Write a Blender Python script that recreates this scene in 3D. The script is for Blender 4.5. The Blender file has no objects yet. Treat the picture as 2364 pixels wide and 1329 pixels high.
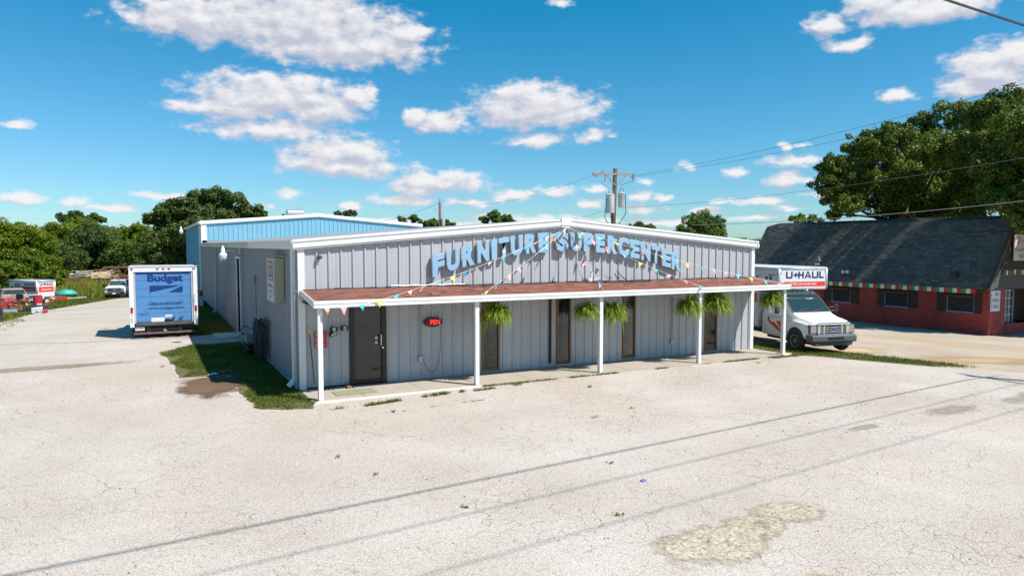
import bpy, bmesh, math, random
import numpy as np
from mathutils import Vector, Matrix, noise
from mathutils.geometry import tessellate_polygon
random.seed(7)
R = math.radians
scene = bpy.context.scene
COL = scene.collection

# ------------------------------------------------------------ camera
cd = bpy.data.cameras.new('camera'); cam = bpy.data.objects.new('camera', cd); COL.objects.link(cam)
YAW, PIT = 0.477108552, -0.0602949863
cam.location = (-3.2833, -17.7277, 3.5543)
cam.rotation_euler = (math.pi/2 + PIT, 0, -YAW)
cd.sensor_width = 36.0; cd.lens = 36.0*1631.2/2364; cd.clip_end = 4000; cd.clip_start = 0.1
scene.camera = cam

# ------------------------------------------------------------ sun and exposure
SUN = Vector((1.70, -2.20, 3.67)).normalized()
sl = bpy.data.lights.new('sun', 'SUN'); sl.energy = 5.0; sl.angle = R(0.6); sl.color = (1.0, 0.955, 0.89)
so = bpy.data.objects.new('sun', sl); COL.objects.link(so)
so.rotation_euler = SUN.to_track_quat('Z', 'Y').to_euler(); so.location = (10, -20, 40)
vs = scene.view_settings
scene.display_settings.display_device = 'sRGB'
vs.view_transform = 'Standard'; vs.look = 'None'; vs.exposure = 0.45; vs.gamma = 1.0; vs.use_curve_mapping = False
scene.render.film_transparent = False
scene.cycles.max_bounces = 6; scene.cycles.transparent_max_bounces = 16

# ------------------------------------------------------------ sky with its clouds
world = bpy.data.worlds.new('World'); scene.world = world; world.use_nodes = True
nt = world.node_tree; N = nt.nodes; LK = nt.links; N.clear()
def wn(t, **k):
    n = N.new(t)
    for a, b in k.items(): setattr(n, a, b)
    return n
def link(a, b): LK.new(a, b)
def wmath(op, a, b=None, c=None, clamp=False):
    n = wn('ShaderNodeMath', operation=op, use_clamp=clamp)
    for i, v in enumerate((a, b, c)):
        if v is None: continue
        if hasattr(v, 'node'): link(v, n.inputs[i])
        else: n.inputs[i].default_value = v
    return n.outputs[0]
sky = wn('ShaderNodeTexSky', sky_type='NISHITA', sun_disc=False)
sky.sun_elevation = math.asin(SUN.z); sky.sun_rotation = math.atan2(SUN.x, SUN.y)
sky.altitude = 300; sky.air_density = 1.0; sky.dust_density = 0.3; sky.ozone_density = 4.0
tint = wn('ShaderNodeMix', data_type='RGBA', blend_type='MULTIPLY'); tint.inputs['Factor'].default_value = 1
link(sky.outputs[0], tint.inputs['A']); tint.inputs['B'].default_value = (0.56, 0.93, 1.12, 1)
srgb = wn('ShaderNodeSeparateColor'); link(tint.outputs['Result'], srgb.inputs[0])
scmb = wn('ShaderNodeCombineColor'); link(wmath('MAXIMUM', wmath('MULTIPLY', wmath('SUBTRACT', srgb.outputs[0], .66), 1.55), .05), scmb.inputs[0]); link(wmath('MULTIPLY', srgb.outputs[1], 1.09), scmb.inputs[1]); link(wmath('MULTIPLY', srgb.outputs[2], 1.04), scmb.inputs[2])
geo = wn('ShaderNodeNewGeometry'); sep = wn('ShaderNodeSeparateXYZ')
inv = wn('ShaderNodeVectorMath', operation='SCALE'); inv.inputs['Scale'].default_value = -1
link(geo.outputs['Incoming'], inv.inputs[0]); link(inv.outputs[0], sep.inputs[0])
az = wmath('ARCTAN2', sep.outputs[0], sep.outputs[1]); el = wmath('ARCSINE', sep.outputs[2])
comb = wn('ShaderNodeCombineXYZ'); link(az, comb.inputs[0]); link(el, comb.inputs[1])
P0 = comb.outputs[0]
def wnoise(vec, scale, detail, rough=0.55, sc=(1, 1, 1), off=(0, 0, 0)):
    m = wn('ShaderNodeVectorMath', operation='MULTIPLY_ADD'); link(vec, m.inputs[0])
    m.inputs[1].default_value = sc; m.inputs[2].default_value = off
    n = wn('ShaderNodeTexNoise'); link(m.outputs[0], n.inputs['Vector'])
    n.inputs['Scale'].default_value = scale; n.inputs['Detail'].default_value = detail; n.inputs['Roughness'].default_value = rough
    return n
# ragged outline: bend the coordinates a little before measuring the distance to each cloud
wp = wnoise(P0, 26, 3, sc=(1, 1.6, 1))
wsub = wn('ShaderNodeVectorMath', operation='SUBTRACT'); link(wp.outputs['Color'], wsub.inputs[0]); wsub.inputs[1].default_value = (.5, .5, .5)
wadd = wn('ShaderNodeVectorMath', operation='MULTIPLY_ADD'); link(wsub.outputs[0], wadd.inputs[0]); wadd.inputs[1].default_value = (.028, .016, 0); link(P0, wadd.inputs[2])
PW = wadd.outputs[0]
CL = [(0.078,0.278,0.09,0.03),(0.195,0.284,0.126,0.039),(0.28,0.262,0.076,0.024),(0.24,0.26,0.105,0.027),(0.333,0.282,0.035,0.012),(0.161,0.193,0.095,0.027),(0.107,0.176,0.065,0.015),(0.219,0.18,0.052,0.018),(0.055,0.173,0.028,0.008),(0.265,0.198,0.023,0.018),(0.16,0.149,0.084,0.012),(0.096,0.148,0.015,0.008),(0.238,0.126,0.064,0.016),(0.243,0.106,0.07,0.016),(0.192,0.111,0.029,0.01),(0.373,0.088,0.064,0.015),(0.343,0.076,0.042,0.007),(0.376,0.166,0.037,0.014),(0.345,0.173,0.019,0.013),(0.509,0.186,0.085,0.029),(0.488,0.206,0.036,0.017),(0.56,0.179,0.036,0.013),(0.509,0.143,0.041,0.009),(0.588,0.15,0.022,0.009),(0.617,0.148,0.011,0.004),(0.172,0.066,0.018,0.007),(0.15,0.052,0.008,0.003),(-0.128,0.136,0.013,0.004),(-0.127,0.054,0.024,0.006),(-0.074,0.052,0.013,0.005),(-0.031,0.045,0.024,0.004),(-0.058,0.047,0.018,0.004),(0.325,0.062,0.037,0.008),(0.26,0.053,0.016,0.005),(0.482,0.067,0.03,0.007),(0.537,0.073,0.023,0.007),(0.433,0.057,0.012,0.004),(0.585,0.057,0.013,0.007),(1.003,0.276,0.081,0.018),(0.943,0.289,0.033,0.014),(0.887,0.27,0.021,0.013),(0.91,0.246,0.019,0.006),(0.927,0.251,0.012,0.004),(1.066,0.198,0.043,0.025),(1.088,0.212,0.024,0.019),(1.043,0.182,0.025,0.013),(0.97,0.182,0.017,0.008),(0.852,0.109,0.04,0.007),(0.782,0.095,0.015,0.007),(0.844,0.128,0.008,0.005),(0.864,0.129,0.007,0.004),(0.845,0.083,0.022,0.011),(0.657,0.066,0.015,0.007),(0.686,0.065,0.007,0.004),(0.657,0.05,0.024,0.005),(0.769,0.06,0.014,0.004),(0.819,0.058,0.023,0.006),(0.848,0.049,0.016,0.003),(0.548,0.321,0.015,0.005)]
rr = random.Random(3)
for i in range(16):        # the same scattered cumulus goes on round the horizon
    a_ = rr.uniform(1.35, 5.9); e_ = rr.uniform(.08, .45); s_ = rr.uniform(.03, .12)
    if a_ > math.pi: a_ -= 2*math.pi
    CL.append((a_, e_, s_, s_*.33))
for (a, e, ra, re) in ((.30,.034,.05,.004),(.40,.030,.06,.004),(.46,.042,.03,.004),(.52,.036,.04,.005),(.62,.034,.05,.004),(.70,.030,.04,.004),(.74,.046,.02,.005),(.80,.036,.03,.004),(.60,.078,.014,.005),(.66,.086,.010,.004),(.02,.062,.03,.005),(.22,.038,.03,.004),(.41,.060,.03,.006),(.72,.106,.012,.005),(.90,.066,.03,.005)): CL.append((a, e, ra, re))
def cloud_field(P):
    dm = None
    for (a, e, ra, re) in CL:
        ra *= 1.10; re *= 1.14
        m = wn('ShaderNodeVectorMath', operation='MULTIPLY_ADD'); link(P, m.inputs[0])
        m.inputs[1].default_value = (1/ra, 1/re, 0); m.inputs[2].default_value = (-a/ra, -e/re, 0)
        f1 = wn('ShaderNodeVectorMath', operation='MULTIPLY'); link(m.outputs[0], f1.inputs[0]); f1.inputs[1].default_value = (-1, -1.25, 0)   # flatter underside
        f2 = wn('ShaderNodeVectorMath', operation='MAXIMUM'); link(m.outputs[0], f2.inputs[0]); link(f1.outputs[0], f2.inputs[1])
        l = wn('ShaderNodeVectorMath', operation='LENGTH'); link(f2.outputs[0], l.inputs[0])
        d_ = wmath('MULTIPLY', wmath('SUBTRACT', l.outputs['Value'], 1.0), min(1.0, (re/.02)**.5))
        if dm is None: dm = d_
        else:
            sm = wn('ShaderNodeMath', operation='SMOOTH_MIN'); link(dm, sm.inputs[0]); link(d_, sm.inputs[1]); sm.inputs[2].default_value = .18
            dm = sm.outputs[0]
    return dm
dmin = cloud_field(PW)
psh = wn('ShaderNodeVectorMath', operation='ADD'); link(PW, psh.inputs[0]); psh.inputs[1].default_value = (.004, .013, 0)
dup_ = cloud_field(psh.outputs[0])
nz = wnoise(P0, 34, 7, .6, sc=(1, 1.7, 1)).outputs['Fac']
nz2 = wnoise(P0, 34, 7, .6, sc=(1, 1.7, 1), off=(.010, .016, 0)).outputs['Fac']
lg1 = wnoise(P0, 11, 3, .5, sc=(1, 2.2, 1)).outputs['Fac']
lg2 = wnoise(P0, 11, 3, .5, sc=(1, 2.2, 1), off=(.02, .045, 0)).outputs['Fac']
den = wmath('SUBTRACT', wmath('MULTIPLY', wmath('SUBTRACT', nz, .37), 1.9), dmin)
mask = wn('ShaderNodeMapRange', interpolation_type='SMOOTHSTEP'); link(den, mask.inputs['Value'])
mask.inputs['From Min'].default_value = -.05; mask.inputs['From Max'].default_value = .65
mk = wmath('MULTIPLY', mask.outputs[0], .97)
rel = wmath('ADD', wmath('ADD', wmath('MULTIPLY', wmath('SUBTRACT', nz, nz2), 2.3), wmath('MULTIPLY', wmath('SUBTRACT', dup_, dmin), 1.0)), .36, clamp=True)
ccol = wn('ShaderNodeMix', data_type='RGBA'); link(rel, ccol.inputs['Factor'])
ccol.inputs['A'].default_value = (.54, .56, .66, 1); ccol.inputs['B'].default_value = (.88, .87, .88, 1)
bgs = wn('ShaderNodeBackground'); link(scmb.outputs[0], bgs.inputs[0]); bgs.inputs[1].default_value = 0.083
bgc = wn('ShaderNodeBackground'); link(ccol.outputs['Result'], bgc.inputs[0]); bgc.inputs[1].default_value = 0.76
mx = wn('ShaderNodeMixShader'); link(mk, mx.inputs[0]); link(bgs.outputs[0], mx.inputs[1]); link(bgc.outputs[0], mx.inputs[2])
wo = wn('ShaderNodeOutputWorld'); link(mx.outputs[0], wo.inputs[0])

# ------------------------------------------------------------ materials
MATS = {}
def nodes_of(name):
    m = bpy.data.materials.new(name); m.use_nodes = True
    t = m.node_tree; b = t.nodes['Principled BSDF']
    return m, t, b
def mat(name, col, rough=.6, metal=0.0, var=.12, vs_=2.0, bump=0.0, bs=30.0, spec=.4, streak=0.0, dirt=None, dirt_amt=0.0, emit=None, est=0.0, sc=(1, 1, 1), trans=0.0):
    """a surface: base colour with soft blotches (var), vertical streaks, dirt patches and fine relief"""
    if name in MATS: return MATS[name]
    m, t, b = nodes_of(name)
    n = t.nodes; l = t.links
    b.inputs['Roughness'].default_value = rough; b.inputs['Metallic'].default_value = metal
    b.inputs['Specular IOR Level'].default_value = spec
    tc = n.new('ShaderNodeTexCoord')
    def nz_(scale, detail=4, s=(1, 1, 1)):
        mp = n.new('ShaderNodeMapping'); mp.inputs['Scale'].default_value = s; l.new(tc.outputs['Object'], mp.inputs[0])
        q = n.new('ShaderNodeTexNoise'); q.inputs['Scale'].default_value = scale; q.inputs['Detail'].default_value = detail
        l.new(mp.outputs[0], q.inputs['Vector']); return q.outputs['Fac']
    c = (*col, 1)
    last = None
    def mixc(fac, A, B):
        x = n.new('ShaderNodeMix'); x.data_type = 'RGBA'; l.new(fac, x.inputs['Factor'])
        for k, v in (('A', A), ('B', B)):
            if hasattr(v, 'node'): l.new(v, x.inputs[k])
            else: x.inputs[k].default_value = v
        return x.outputs['Result']
    lo = tuple(v*(1-var) for v in col)+(1,); hi = tuple(min(1, v*(1+var)) for v in col)+(1,)
    last = mixc(nz_(vs_, 5, sc), lo, hi)
    if streak:
        r_ = n.new('ShaderNodeMapRange'); l.new(nz_(9, 3, (1, 1, .06)), r_.inputs['Value']); r_.inputs['From Min'].default_value = .45; r_.inputs['From Max'].default_value = .75
        r_.inputs['To Max'].default_value = streak
        last = mixc(r_.outputs[0], last, tuple(v*.55 for v in col)+(1,))
    if dirt:
        r_ = n.new('ShaderNodeMapRange'); l.new(nz_(vs_*2.3+1, 6), r_.inputs['Value']); r_.inputs['From Min'].default_value = .5; r_.inputs['From Max'].default_value = .7
        r_.inputs['To Max'].default_value = dirt_amt
        last = mixc(r_.outputs[0], last, (*dirt, 1))
    l.new(last, b.inputs['Base Color'])
    if bump:
        bp = n.new('ShaderNodeBump'); bp.inputs['Strength'].default_value = bump; bp.inputs['Distance'].default_value = .02
        l.new(nz_(bs, 4), bp.inputs['Height']); l.new(bp.outputs[0], b.inputs['Normal'])
    if emit: b.inputs['Emission Color'].default_value = (*emit, 1); b.inputs['Emission Strength'].default_value = est
    if trans: b.inputs['Transmission Weight'].default_value = trans
    MATS[name] = m; return m
def glass_mat(name, tintc=(.02, .025, .028), rough=.04, see=.35):
    """window glass: part mirror, part see-through dark pane"""
    m = bpy.data.materials.new(name); m.use_nodes = True; t = m.node_tree; n = t.nodes; l = t.links; n.clear()
    o = n.new('ShaderNodeOutputMaterial'); mix = n.new('ShaderNodeMixShader'); mix2 = n.new('ShaderNodeMixShader')
    g = n.new('ShaderNodeBsdfGlossy'); g.inputs['Roughness'].default_value = rough; g.inputs['Color'].default_value = (.9, .95, 1, 1)
    d = n.new('ShaderNodeBsdfDiffuse'); d.inputs['Color'].default_value = (*tintc, 1)
    tr = n.new('ShaderNodeBsdfTransparent'); tr.inputs['Color'].default_value = (.72, .72, .70, 1)
    mix2.inputs[0].default_value = see; l.new(d.outputs[0], mix2.inputs[1]); l.new(tr.outputs[0], mix2.inputs[2])
    f = n.new('ShaderNodeFresnel'); f.inputs['IOR'].default_value = 1.55
    tc = n.new('ShaderNodeTexCoord'); q = n.new('ShaderNodeTexNoise'); q.inputs['Scale'].default_value = 1.3; l.new(tc.outputs['Object'], q.inputs['Vector'])
    bp = n.new('ShaderNodeBump'); bp.inputs['Strength'].default_value = .03; l.new(q.outputs['Fac'], bp.inputs['Height']); l.new(bp.outputs[0], g.inputs['Normal'])
    mp = n.new('ShaderNodeMath'); mp.operation = 'MULTIPLY'; mp.inputs[1].default_value = 1.05; l.new(f.outputs[0], mp.inputs[0])
    l.new(mp.outputs[0], mix.inputs[0]); l.new(mix2.outputs[0], mix.inputs[1]); l.new(g.outputs[0], mix.inputs[2]); l.new(mix.outputs[0], o.inputs[0])
    MATS[name] = m; return m
def leaf_mat(name, col, col2, transl=.3, rough=.55, vscale=.5):
    """foliage: every leaf its own tone, clumps lean to the second colour, light passes through"""
    m, t, b = nodes_of(name); n = t.nodes; l = t.links
    g = n.new('ShaderNodeNewGeometry'); tc = n.new('ShaderNodeTexCoord')
    q = n.new('ShaderNodeTexNoise'); q.inputs['Scale'].default_value = vscale; q.inputs['Detail'].default_value = 3; l.new(tc.outputs['Object'], q.inputs['Vector'])
    r_ = n.new('ShaderNodeMapRange'); l.new(q.outputs['Fac'], r_.inputs['Value']); r_.inputs['From Min'].default_value = .35; r_.inputs['From Max'].default_value = .65
    mx_ = n.new('ShaderNodeMix'); mx_.data_type = 'RGBA'; l.new(r_.outputs[0], mx_.inputs['Factor'])
    mx_.inputs['A'].default_value = (*col, 1); mx_.inputs['B'].default_value = (*col2, 1)
    hv = n.new('ShaderNodeHueSaturation'); l.new(mx_.outputs['Result'], hv.inputs['Color'])
    mr = n.new('ShaderNodeMapRange'); l.new(g.outputs['Random Per Island'], mr.inputs['Value']); mr.inputs['To Min'].default_value = .5; mr.inputs['To Max'].default_value = 1.6
    l.new(mr.outputs[0], hv.inputs['Value'])
    l.new(hv.outputs[0], b.inputs['Base Color']); b.inputs['Roughness'].default_value = rough; b.inputs['Specular IOR Level'].default_value = .3
    tl = n.new('ShaderNodeBsdfTranslucent'); l.new(hv.outputs[0], tl.inputs['Color'])
    ms = n.new('ShaderNodeMixShader'); ms.inputs[0].default_value = transl
    o = n['Material Output']; l.new(b.outputs[0], ms.inputs[1]); l.new(tl.outputs[0], ms.inputs[2]); l.new(ms.outputs[0], o.inputs['Surface'])
    MATS[name] = m; return m

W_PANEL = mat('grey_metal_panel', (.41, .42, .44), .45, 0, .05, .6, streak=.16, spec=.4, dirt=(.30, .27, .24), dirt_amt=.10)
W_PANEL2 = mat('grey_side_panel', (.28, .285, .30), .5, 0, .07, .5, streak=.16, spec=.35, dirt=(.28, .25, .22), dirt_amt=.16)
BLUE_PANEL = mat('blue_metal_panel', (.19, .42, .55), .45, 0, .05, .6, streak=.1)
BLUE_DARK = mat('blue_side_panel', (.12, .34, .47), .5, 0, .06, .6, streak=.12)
WHITE = mat('white_trim', (.70, .70, .69), .4, 0, .04, 1.2, dirt=(.5, .46, .40), dirt_amt=.12)
WHITE_FR = mat('white_fascia', (.70, .70, .69), .5, 0, .05, 3, streak=.14, dirt=(.45, .41, .35), dirt_amt=.2)
PAINT = mat('white_paint', (.74, .74, .74), .25, 0, .02, 1, spec=.5)
PAINT_OLD = mat('aged_white_paint', (.66, .66, .67), .4, 0, .05, 1.5, dirt=(.4, .38, .35), dirt_amt=.12)
GREYM = mat('galvanised_metal', (.38, .39, .40), .4, .6, .1, 6)
TRAILM = mat('silver_trim', (.50, .51, .53), .4, .3, .06, 4)
BLACK = mat('black_plastic', (.018, .018, .02), .45, 0, .2, 5)
RUBBER = mat('tyre_rubber', (.025, .025, .026), .85, 0, .25, 9, dirt=(.12, .10, .08), dirt_amt=.3)
DARK = mat('dark_interior', (.012, .012, .013), .9)
BRONZE = mat('dark_bronze_frame', (.03, .027, .028), .35, .3, .1, 3)
CHROME = mat('chrome', (.75, .76, .78), .15, 1.0, .03, 3)
GUNM = mat('grey_bumper', (.09, .095, .10), .6, 0, .1, 5)
WOODBR = mat('brown_wood_frame', (.22, .11, .055), .6, 0, .2, 5, bump=.2)
CURT = mat('beige_curtain', (.42, .38, .30), .85, 0, .08, 2)
NAVY = mat('navy_print', (.012, .025, .10), .5)
ORED = mat('orange_red_print', (.72, .045, .02), .45)
DRED = mat('red_print', (.50, .02, .025), .45)
BUDB = mat('blue_rolling_door', (.085, .235, .47), .45, 0, .12, 2.2, dirt=(.035, .13, .36), dirt_amt=.45, streak=.05)
BUDD = mat('dark_blue_print', (.006, .035, .19), .45)
RUST = mat('rusty_steel', (.20, .075, .04), .85, 0, .4, 3, bump=.3)
REDP = mat('red_paint', (.42, .03, .035), .5, 0, .15, 3)
ORNG = mat('orange_plastic', (.48, .13, .06), .5, 0, .15, 3)
TEAL = mat('teal_tarp', (.02, .33, .27), .5, 0, .15, 3, bump=.4, bs=6)
LBLUE = mat('letter_blue', (.25, .44, .61), .5, 0, .04, 3)
GLASS = glass_mat('window_glass', see=.8)
AUTOG = glass_mat('car_glass', (.02, .05, .055), .03, .25)
LENS = mat('lamp_lens', (.38, .39, .40), .08, .6, .05, 8)
AMBER = mat('amber_lens', (.75, .20, .02), .25)
REDL = mat('red_lens', (.32, .012, .02), .25)
FUR = mat('print_black', (.02, .02, .025), .5)
BARK = mat('bark', (.085, .065, .05), .9, 0, .35, 5, bump=.8, bs=9)
POLEW = mat('pole_wood', (.10, .065, .045), .85, 0, .3, 6, bump=.5, bs=20, sc=(4, 4, .3))
TRANS = mat('transformer_grey', (.55, .60, .60), .4, .1, .05, 3)
CERAM = mat('brown_insulator', (.35, .33, .33), .3)
WIREM = mat('wire_black', (.03, .03, .032), .6)
WIREG = mat('wire_grey', (.16, .16, .165), .5)
YEL = mat('yellow_plastic', (.75, .48, .03), .5)
WHITEP = mat('white_sign_face', (.66, .68, .69), .5, 0, .05, 3)

# ------------------------------------------------------------ mesh helpers
class MB:
    def __init__(s): s.v = []; s.f = []
    def add(s, vs_, fs):
        k = len(s.v); s.v += [tuple(p) for p in vs_]; s.f += [tuple(i+k for i in f) for f in fs]; return s
    def box(s, x0, x1, y0, y1, z0, z1, M=None):
        p = [(x0,y0,z0),(x1,y0,z0),(x1,y1,z0),(x0,y1,z0),(x0,y0,z1),(x1,y0,z1),(x1,y1,z1),(x0,y1,z1)]
        if M is not None: p = [M @ Vector(q) for q in p]
        return s.add(p, [(0,3,2,1),(4,5,6,7),(0,1,5,4),(1,2,6,5),(2,3,7,6),(3,0,4,7)])
    def bar(s, a, b, w, h=None, up=(0, 0, 1)):
        a = Vector(a); b = Vector(b); d = (b-a).normalized(); h = h or w
        u = Vector(up)
        if abs(d.dot(u)) > .98: u = Vector((1, 0, 0))
        x = d.cross(u).normalized()*w/2; z = x.cross(d).normalized()*h/2
        p = [a-x-z, a+x-z, a+x+z, a-x+z, b-x-z, b+x-z, b+x+z, b-x+z]
        return s.add(p, [(0,1,2,3),(7,6,5,4),(0,4,5,1),(1,5,6,2),(2,6,7,3),(3,7,4,0)])
    def tube(s, pts, r, n=8, cap=True):
        pts = [Vector(p) for p in pts]; k0 = len(s.v); m = len(pts)
        rs = r if isinstance(r, (list, tuple)) else [r]*m
        px = None
        for i, p in enumerate(pts):
            d = (pts[min(i+1, m-1)] - pts[max(i-1, 0)]).normalized()
            if px is None:
                u = Vector((0, 0, 1)) if abs(d.z) < .95 else Vector((1, 0, 0)); px = d.cross(u).normalized()
            px = (px - d*px.dot(d)).normalized(); q = d.cross(px)
            for j in range(n):
                a = 2*math.pi*j/n; s.v.append(tuple(p + (px*math.cos(a)+q*math.sin(a))*rs[i]))
        for i in range(m-1):
            for j in range(n):
                a = k0+i*n+j; b = k0+i*n+(j+1) % n; s.f.append((a, b, b+n, a+n))
        if cap: s.f.append(tuple(k0+j for j in range(n))[::-1]); s.f.append(tuple(k0+(m-1)*n+j for j in range(n)))
        return s
    def cyl(s, c, axis, r, l, n=20, r2=None):
        c = Vector(c); a = Vector(axis).normalized(); return s.tube([c-a*l/2, c+a*l/2], [r, r if r2 is None else r2], n)
    def ring(s, c, axis, prof, n=24):
        """surface of revolution; prof = [(offset along axis, radius)]"""
        c = Vector(c); a = Vector(axis).normalized(); u = Vector((0, 0, 1)) if abs(a.z) < .9 else Vector((1, 0, 0))
        x = a.cross(u).normalized(); y = a.cross(x); k = len(s.v); m = len(prof)
        for (o, r) in prof:
            for j in range(n):
                t = 2*math.pi*j/n; s.v.append(tuple(c+a*o+(x*math.cos(t)+y*math.sin(t))*r))
        for i in range(m-1):
            for j in range(n):
                p = k+i*n+j; q = k+i*n+(j+1) % n; s.f.append((p, p+n, q+n, q))
        return s
    def prism(s, poly, M, d):
        """poly in (x,y), extruded d along z, then moved by M"""
        n = len(poly); a = [M @ Vector((x, y, 0)) for x, y in poly]; b = [M @ Vector((x, y, d)) for x, y in poly]
        return s.add(a+b, [tuple(range(n))[::-1], tuple(range(n, 2*n))] + [(i, (i+1) % n, (i+1) % n+n, i+n) for i in range(n)])
    def loft(s, rings):
        k = len(s.v); n = len(rings[0])
        for r_ in rings: s.v += [tuple(p) for p in r_]
        for i in range(len(rings)-1):
            for j in range(n): s.f.append((k+i*n+j, k+i*n+(j+1) % n, k+(i+1)*n+(j+1) % n, k+(i+1)*n+j))
        s.f.append(tuple(k+j for j in range(n))[::-1]); s.f.append(tuple(k+(len(rings)-1)*n+j for j in range(n)))
        return s
    def mesh(s, name, smooth=False, fix=True):
        me = bpy.data.meshes.new(name); me.from_pydata(s.v, [], s.f); me.update()
        if fix:
            bm = bmesh.new(); bm.from_mesh(me); bmesh.ops.recalc_face_normals(bm, faces=bm.faces); bm.to_mesh(me); bm.free()
        if smooth:
            for p in me.polygons: p.use_smooth = True
        return me
def obj(name, mb, m, parent=None, smooth=False, bevel=0, fix=True, **props):
    me = mb.mesh(name, smooth, fix) if isinstance(mb, MB) else mb
    o = bpy.data.objects.new(name, me); COL.objects.link(o)
    if m is not None and not me.materials: me.materials.append(m)
    if parent is not None: o.parent = parent
    for k, v in props.items(): o[k] = v
    if bevel:
        b = o.modifiers.new('bevel', 'BEVEL'); b.width = bevel; b.segments = 2; b.limit_method = 'ANGLE'
    if smooth == 'auto' or (smooth and bevel):
        pass
    return o
def thing(name, label, cat, loc=(0, 0, 0), rz=0, group=None):
    o = bpy.data.objects.new(name, None); COL.objects.link(o); o.location = loc; o.rotation_euler = (0, 0, rz)
    o.empty_display_size = .2; o['label'] = label; o['category'] = cat
    if group: o['group'] = group
    return o
def copy_tree(o, parent=None):
    c = o.copy(); COL.objects.link(c)
    if parent is not None: c.parent = parent
    for ch in list(o.children): copy_tree(ch, c)
    return c
def smooth_angle(o, ang=35):
    me = o.data
    for p in me.polygons: p.use_smooth = True
    try: me.set_sharp_from_angle(angle=R(ang))
    except Exception: pass
    return o
FRONT = Matrix(((1, 0, 0, 0), (0, 0, -1, 0), (0, 1, 0, 0), (0, 0, 0, 1)))     # text faces -Y
SIDEL = Matrix(((0, 0, -1, 0), (-1, 0, 0, 0), (0, 1, 0, 0), (0, 0, 0, 1)))    # text faces -X
def text_mesh(body, size=1, extrude=0, offset=0, bold=True):
    cu = bpy.data.curves.new('t', 'FONT'); cu.body = body; cu.size = size; cu.extrude = extrude; cu.offset = offset
    cu.resolution_u = 3
    o = bpy.data.objects.new('t', cu); COL.objects.link(o)
    bpy.context.view_layer.update()
    me = bpy.data.meshes.new_from_object(o.evaluated_get(bpy.context.evaluated_depsgraph_get()))
    bpy.data.objects.remove(o); bpy.data.curves.remove(cu)
    return me
def fit_text(body, frame, x0, y0, w, h, offset=0.0, extrude=0.0, shear=0.0, depth=0.0):
    """mesh of the words fitted into the box x0..x0+w, y0..y0+h of the frame's plane"""
    me = text_mesh(body, 1, 0, offset)
    co = np.zeros(len(me.vertices)*3); me.vertices.foreach_get('co', co); co = co.reshape(-1, 3)
    mn = co.min(0); mx2 = co.max(0); sx = w/(mx2[0]-mn[0]); sy = h/(mx2[1]-mn[1])
    co[:, 0] = x0+(co[:, 0]-mn[0])*sx; co[:, 1] = y0+(co[:, 1]-mn[1])*sy + shear*(co[:, 0]-x0-w/2)
    co[:, 2] += depth
    out = [frame @ Vector(c) for c in co]
    me.vertices.foreach_set('co', np.array(out).ravel()); me.update()
    return me
def decal(name, body, frame, x0, y0, w, h, m, parent, offset=.0, shear=0.0, depth=0.0):
    return obj(name, fit_text(body, frame, x0, y0, w, h, offset, 0, shear, depth), m, parent)

# ------------------------------------------------------------ lie of the land
YK = [22, 45, 75, 95, 130]; ZK = [0, -1.0, -2.4, -1.8, -1.0]
def H(x, y):
    return float(np.interp(y, YK, ZK) + np.interp(x, [16, 34], [0, -.75]))
def jitter(poly, amp, step=.25, seed=0):
    out = []; n = len(poly)
    for i in range(n):
        a = Vector(poly[i]).to_3d(); b = Vector(poly[(i+1) % n]).to_3d(); L_ = (b-a).length; k = max(1, int(L_/step)) if L_ < 60 else 1
        d = (b-a).normalized(); nn = Vector((-d.y, d.x, 0))
        for j in range(k):
            p = a+(b-a)*j/k
            w = noise.fractal(p*1.1+Vector((seed*7.1, 3, 0)), 1.0, 2.0, 4)*amp
            out.append((p.x+nn.x*w, p.y+nn.y*w))
    return out
def sheet(name, poly, off, m, amp=0, step=.25, seed=0, rough=0, kind='structure', **props):
    pts = jitter(poly, amp, step, seed) if amp else poly
    tri = tessellate_polygon([[Vector((x, y, 0)) for x, y in pts]])
    bm = bmesh.new(); V = [bm.verts.new((x, y, 0)) for x, y in pts]
    for t in tri:
        try: bm.faces.new([V[i] for i in t])
        except ValueError: pass
    for v in YK: bmesh.ops.bisect_plane(bm, geom=bm.verts[:]+bm.edges[:]+bm.faces[:], plane_co=(0, v, 0), plane_no=(0, 1, 0))
    for v in (16, 34): bmesh.ops.bisect_plane(bm, geom=bm.verts[:]+bm.edges[:]+bm.faces[:], plane_co=(v, 0, 0), plane_no=(1, 0, 0))
    for v in bm.verts: v.co.z = H(v.co.x, v.co.y)+off
    bmesh.ops.recalc_face_normals(bm, faces=bm.faces)
    me = bpy.data.meshes.new(name); bm.to_mesh(me); bm.free()
    if me.polygons and sum(p.normal.z for p in me.polygons) < 0: me.flip_normals()
    o = obj(name, me, m); o['kind'] = kind
    for k, v in props.items(): o[k] = v
    return o

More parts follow.
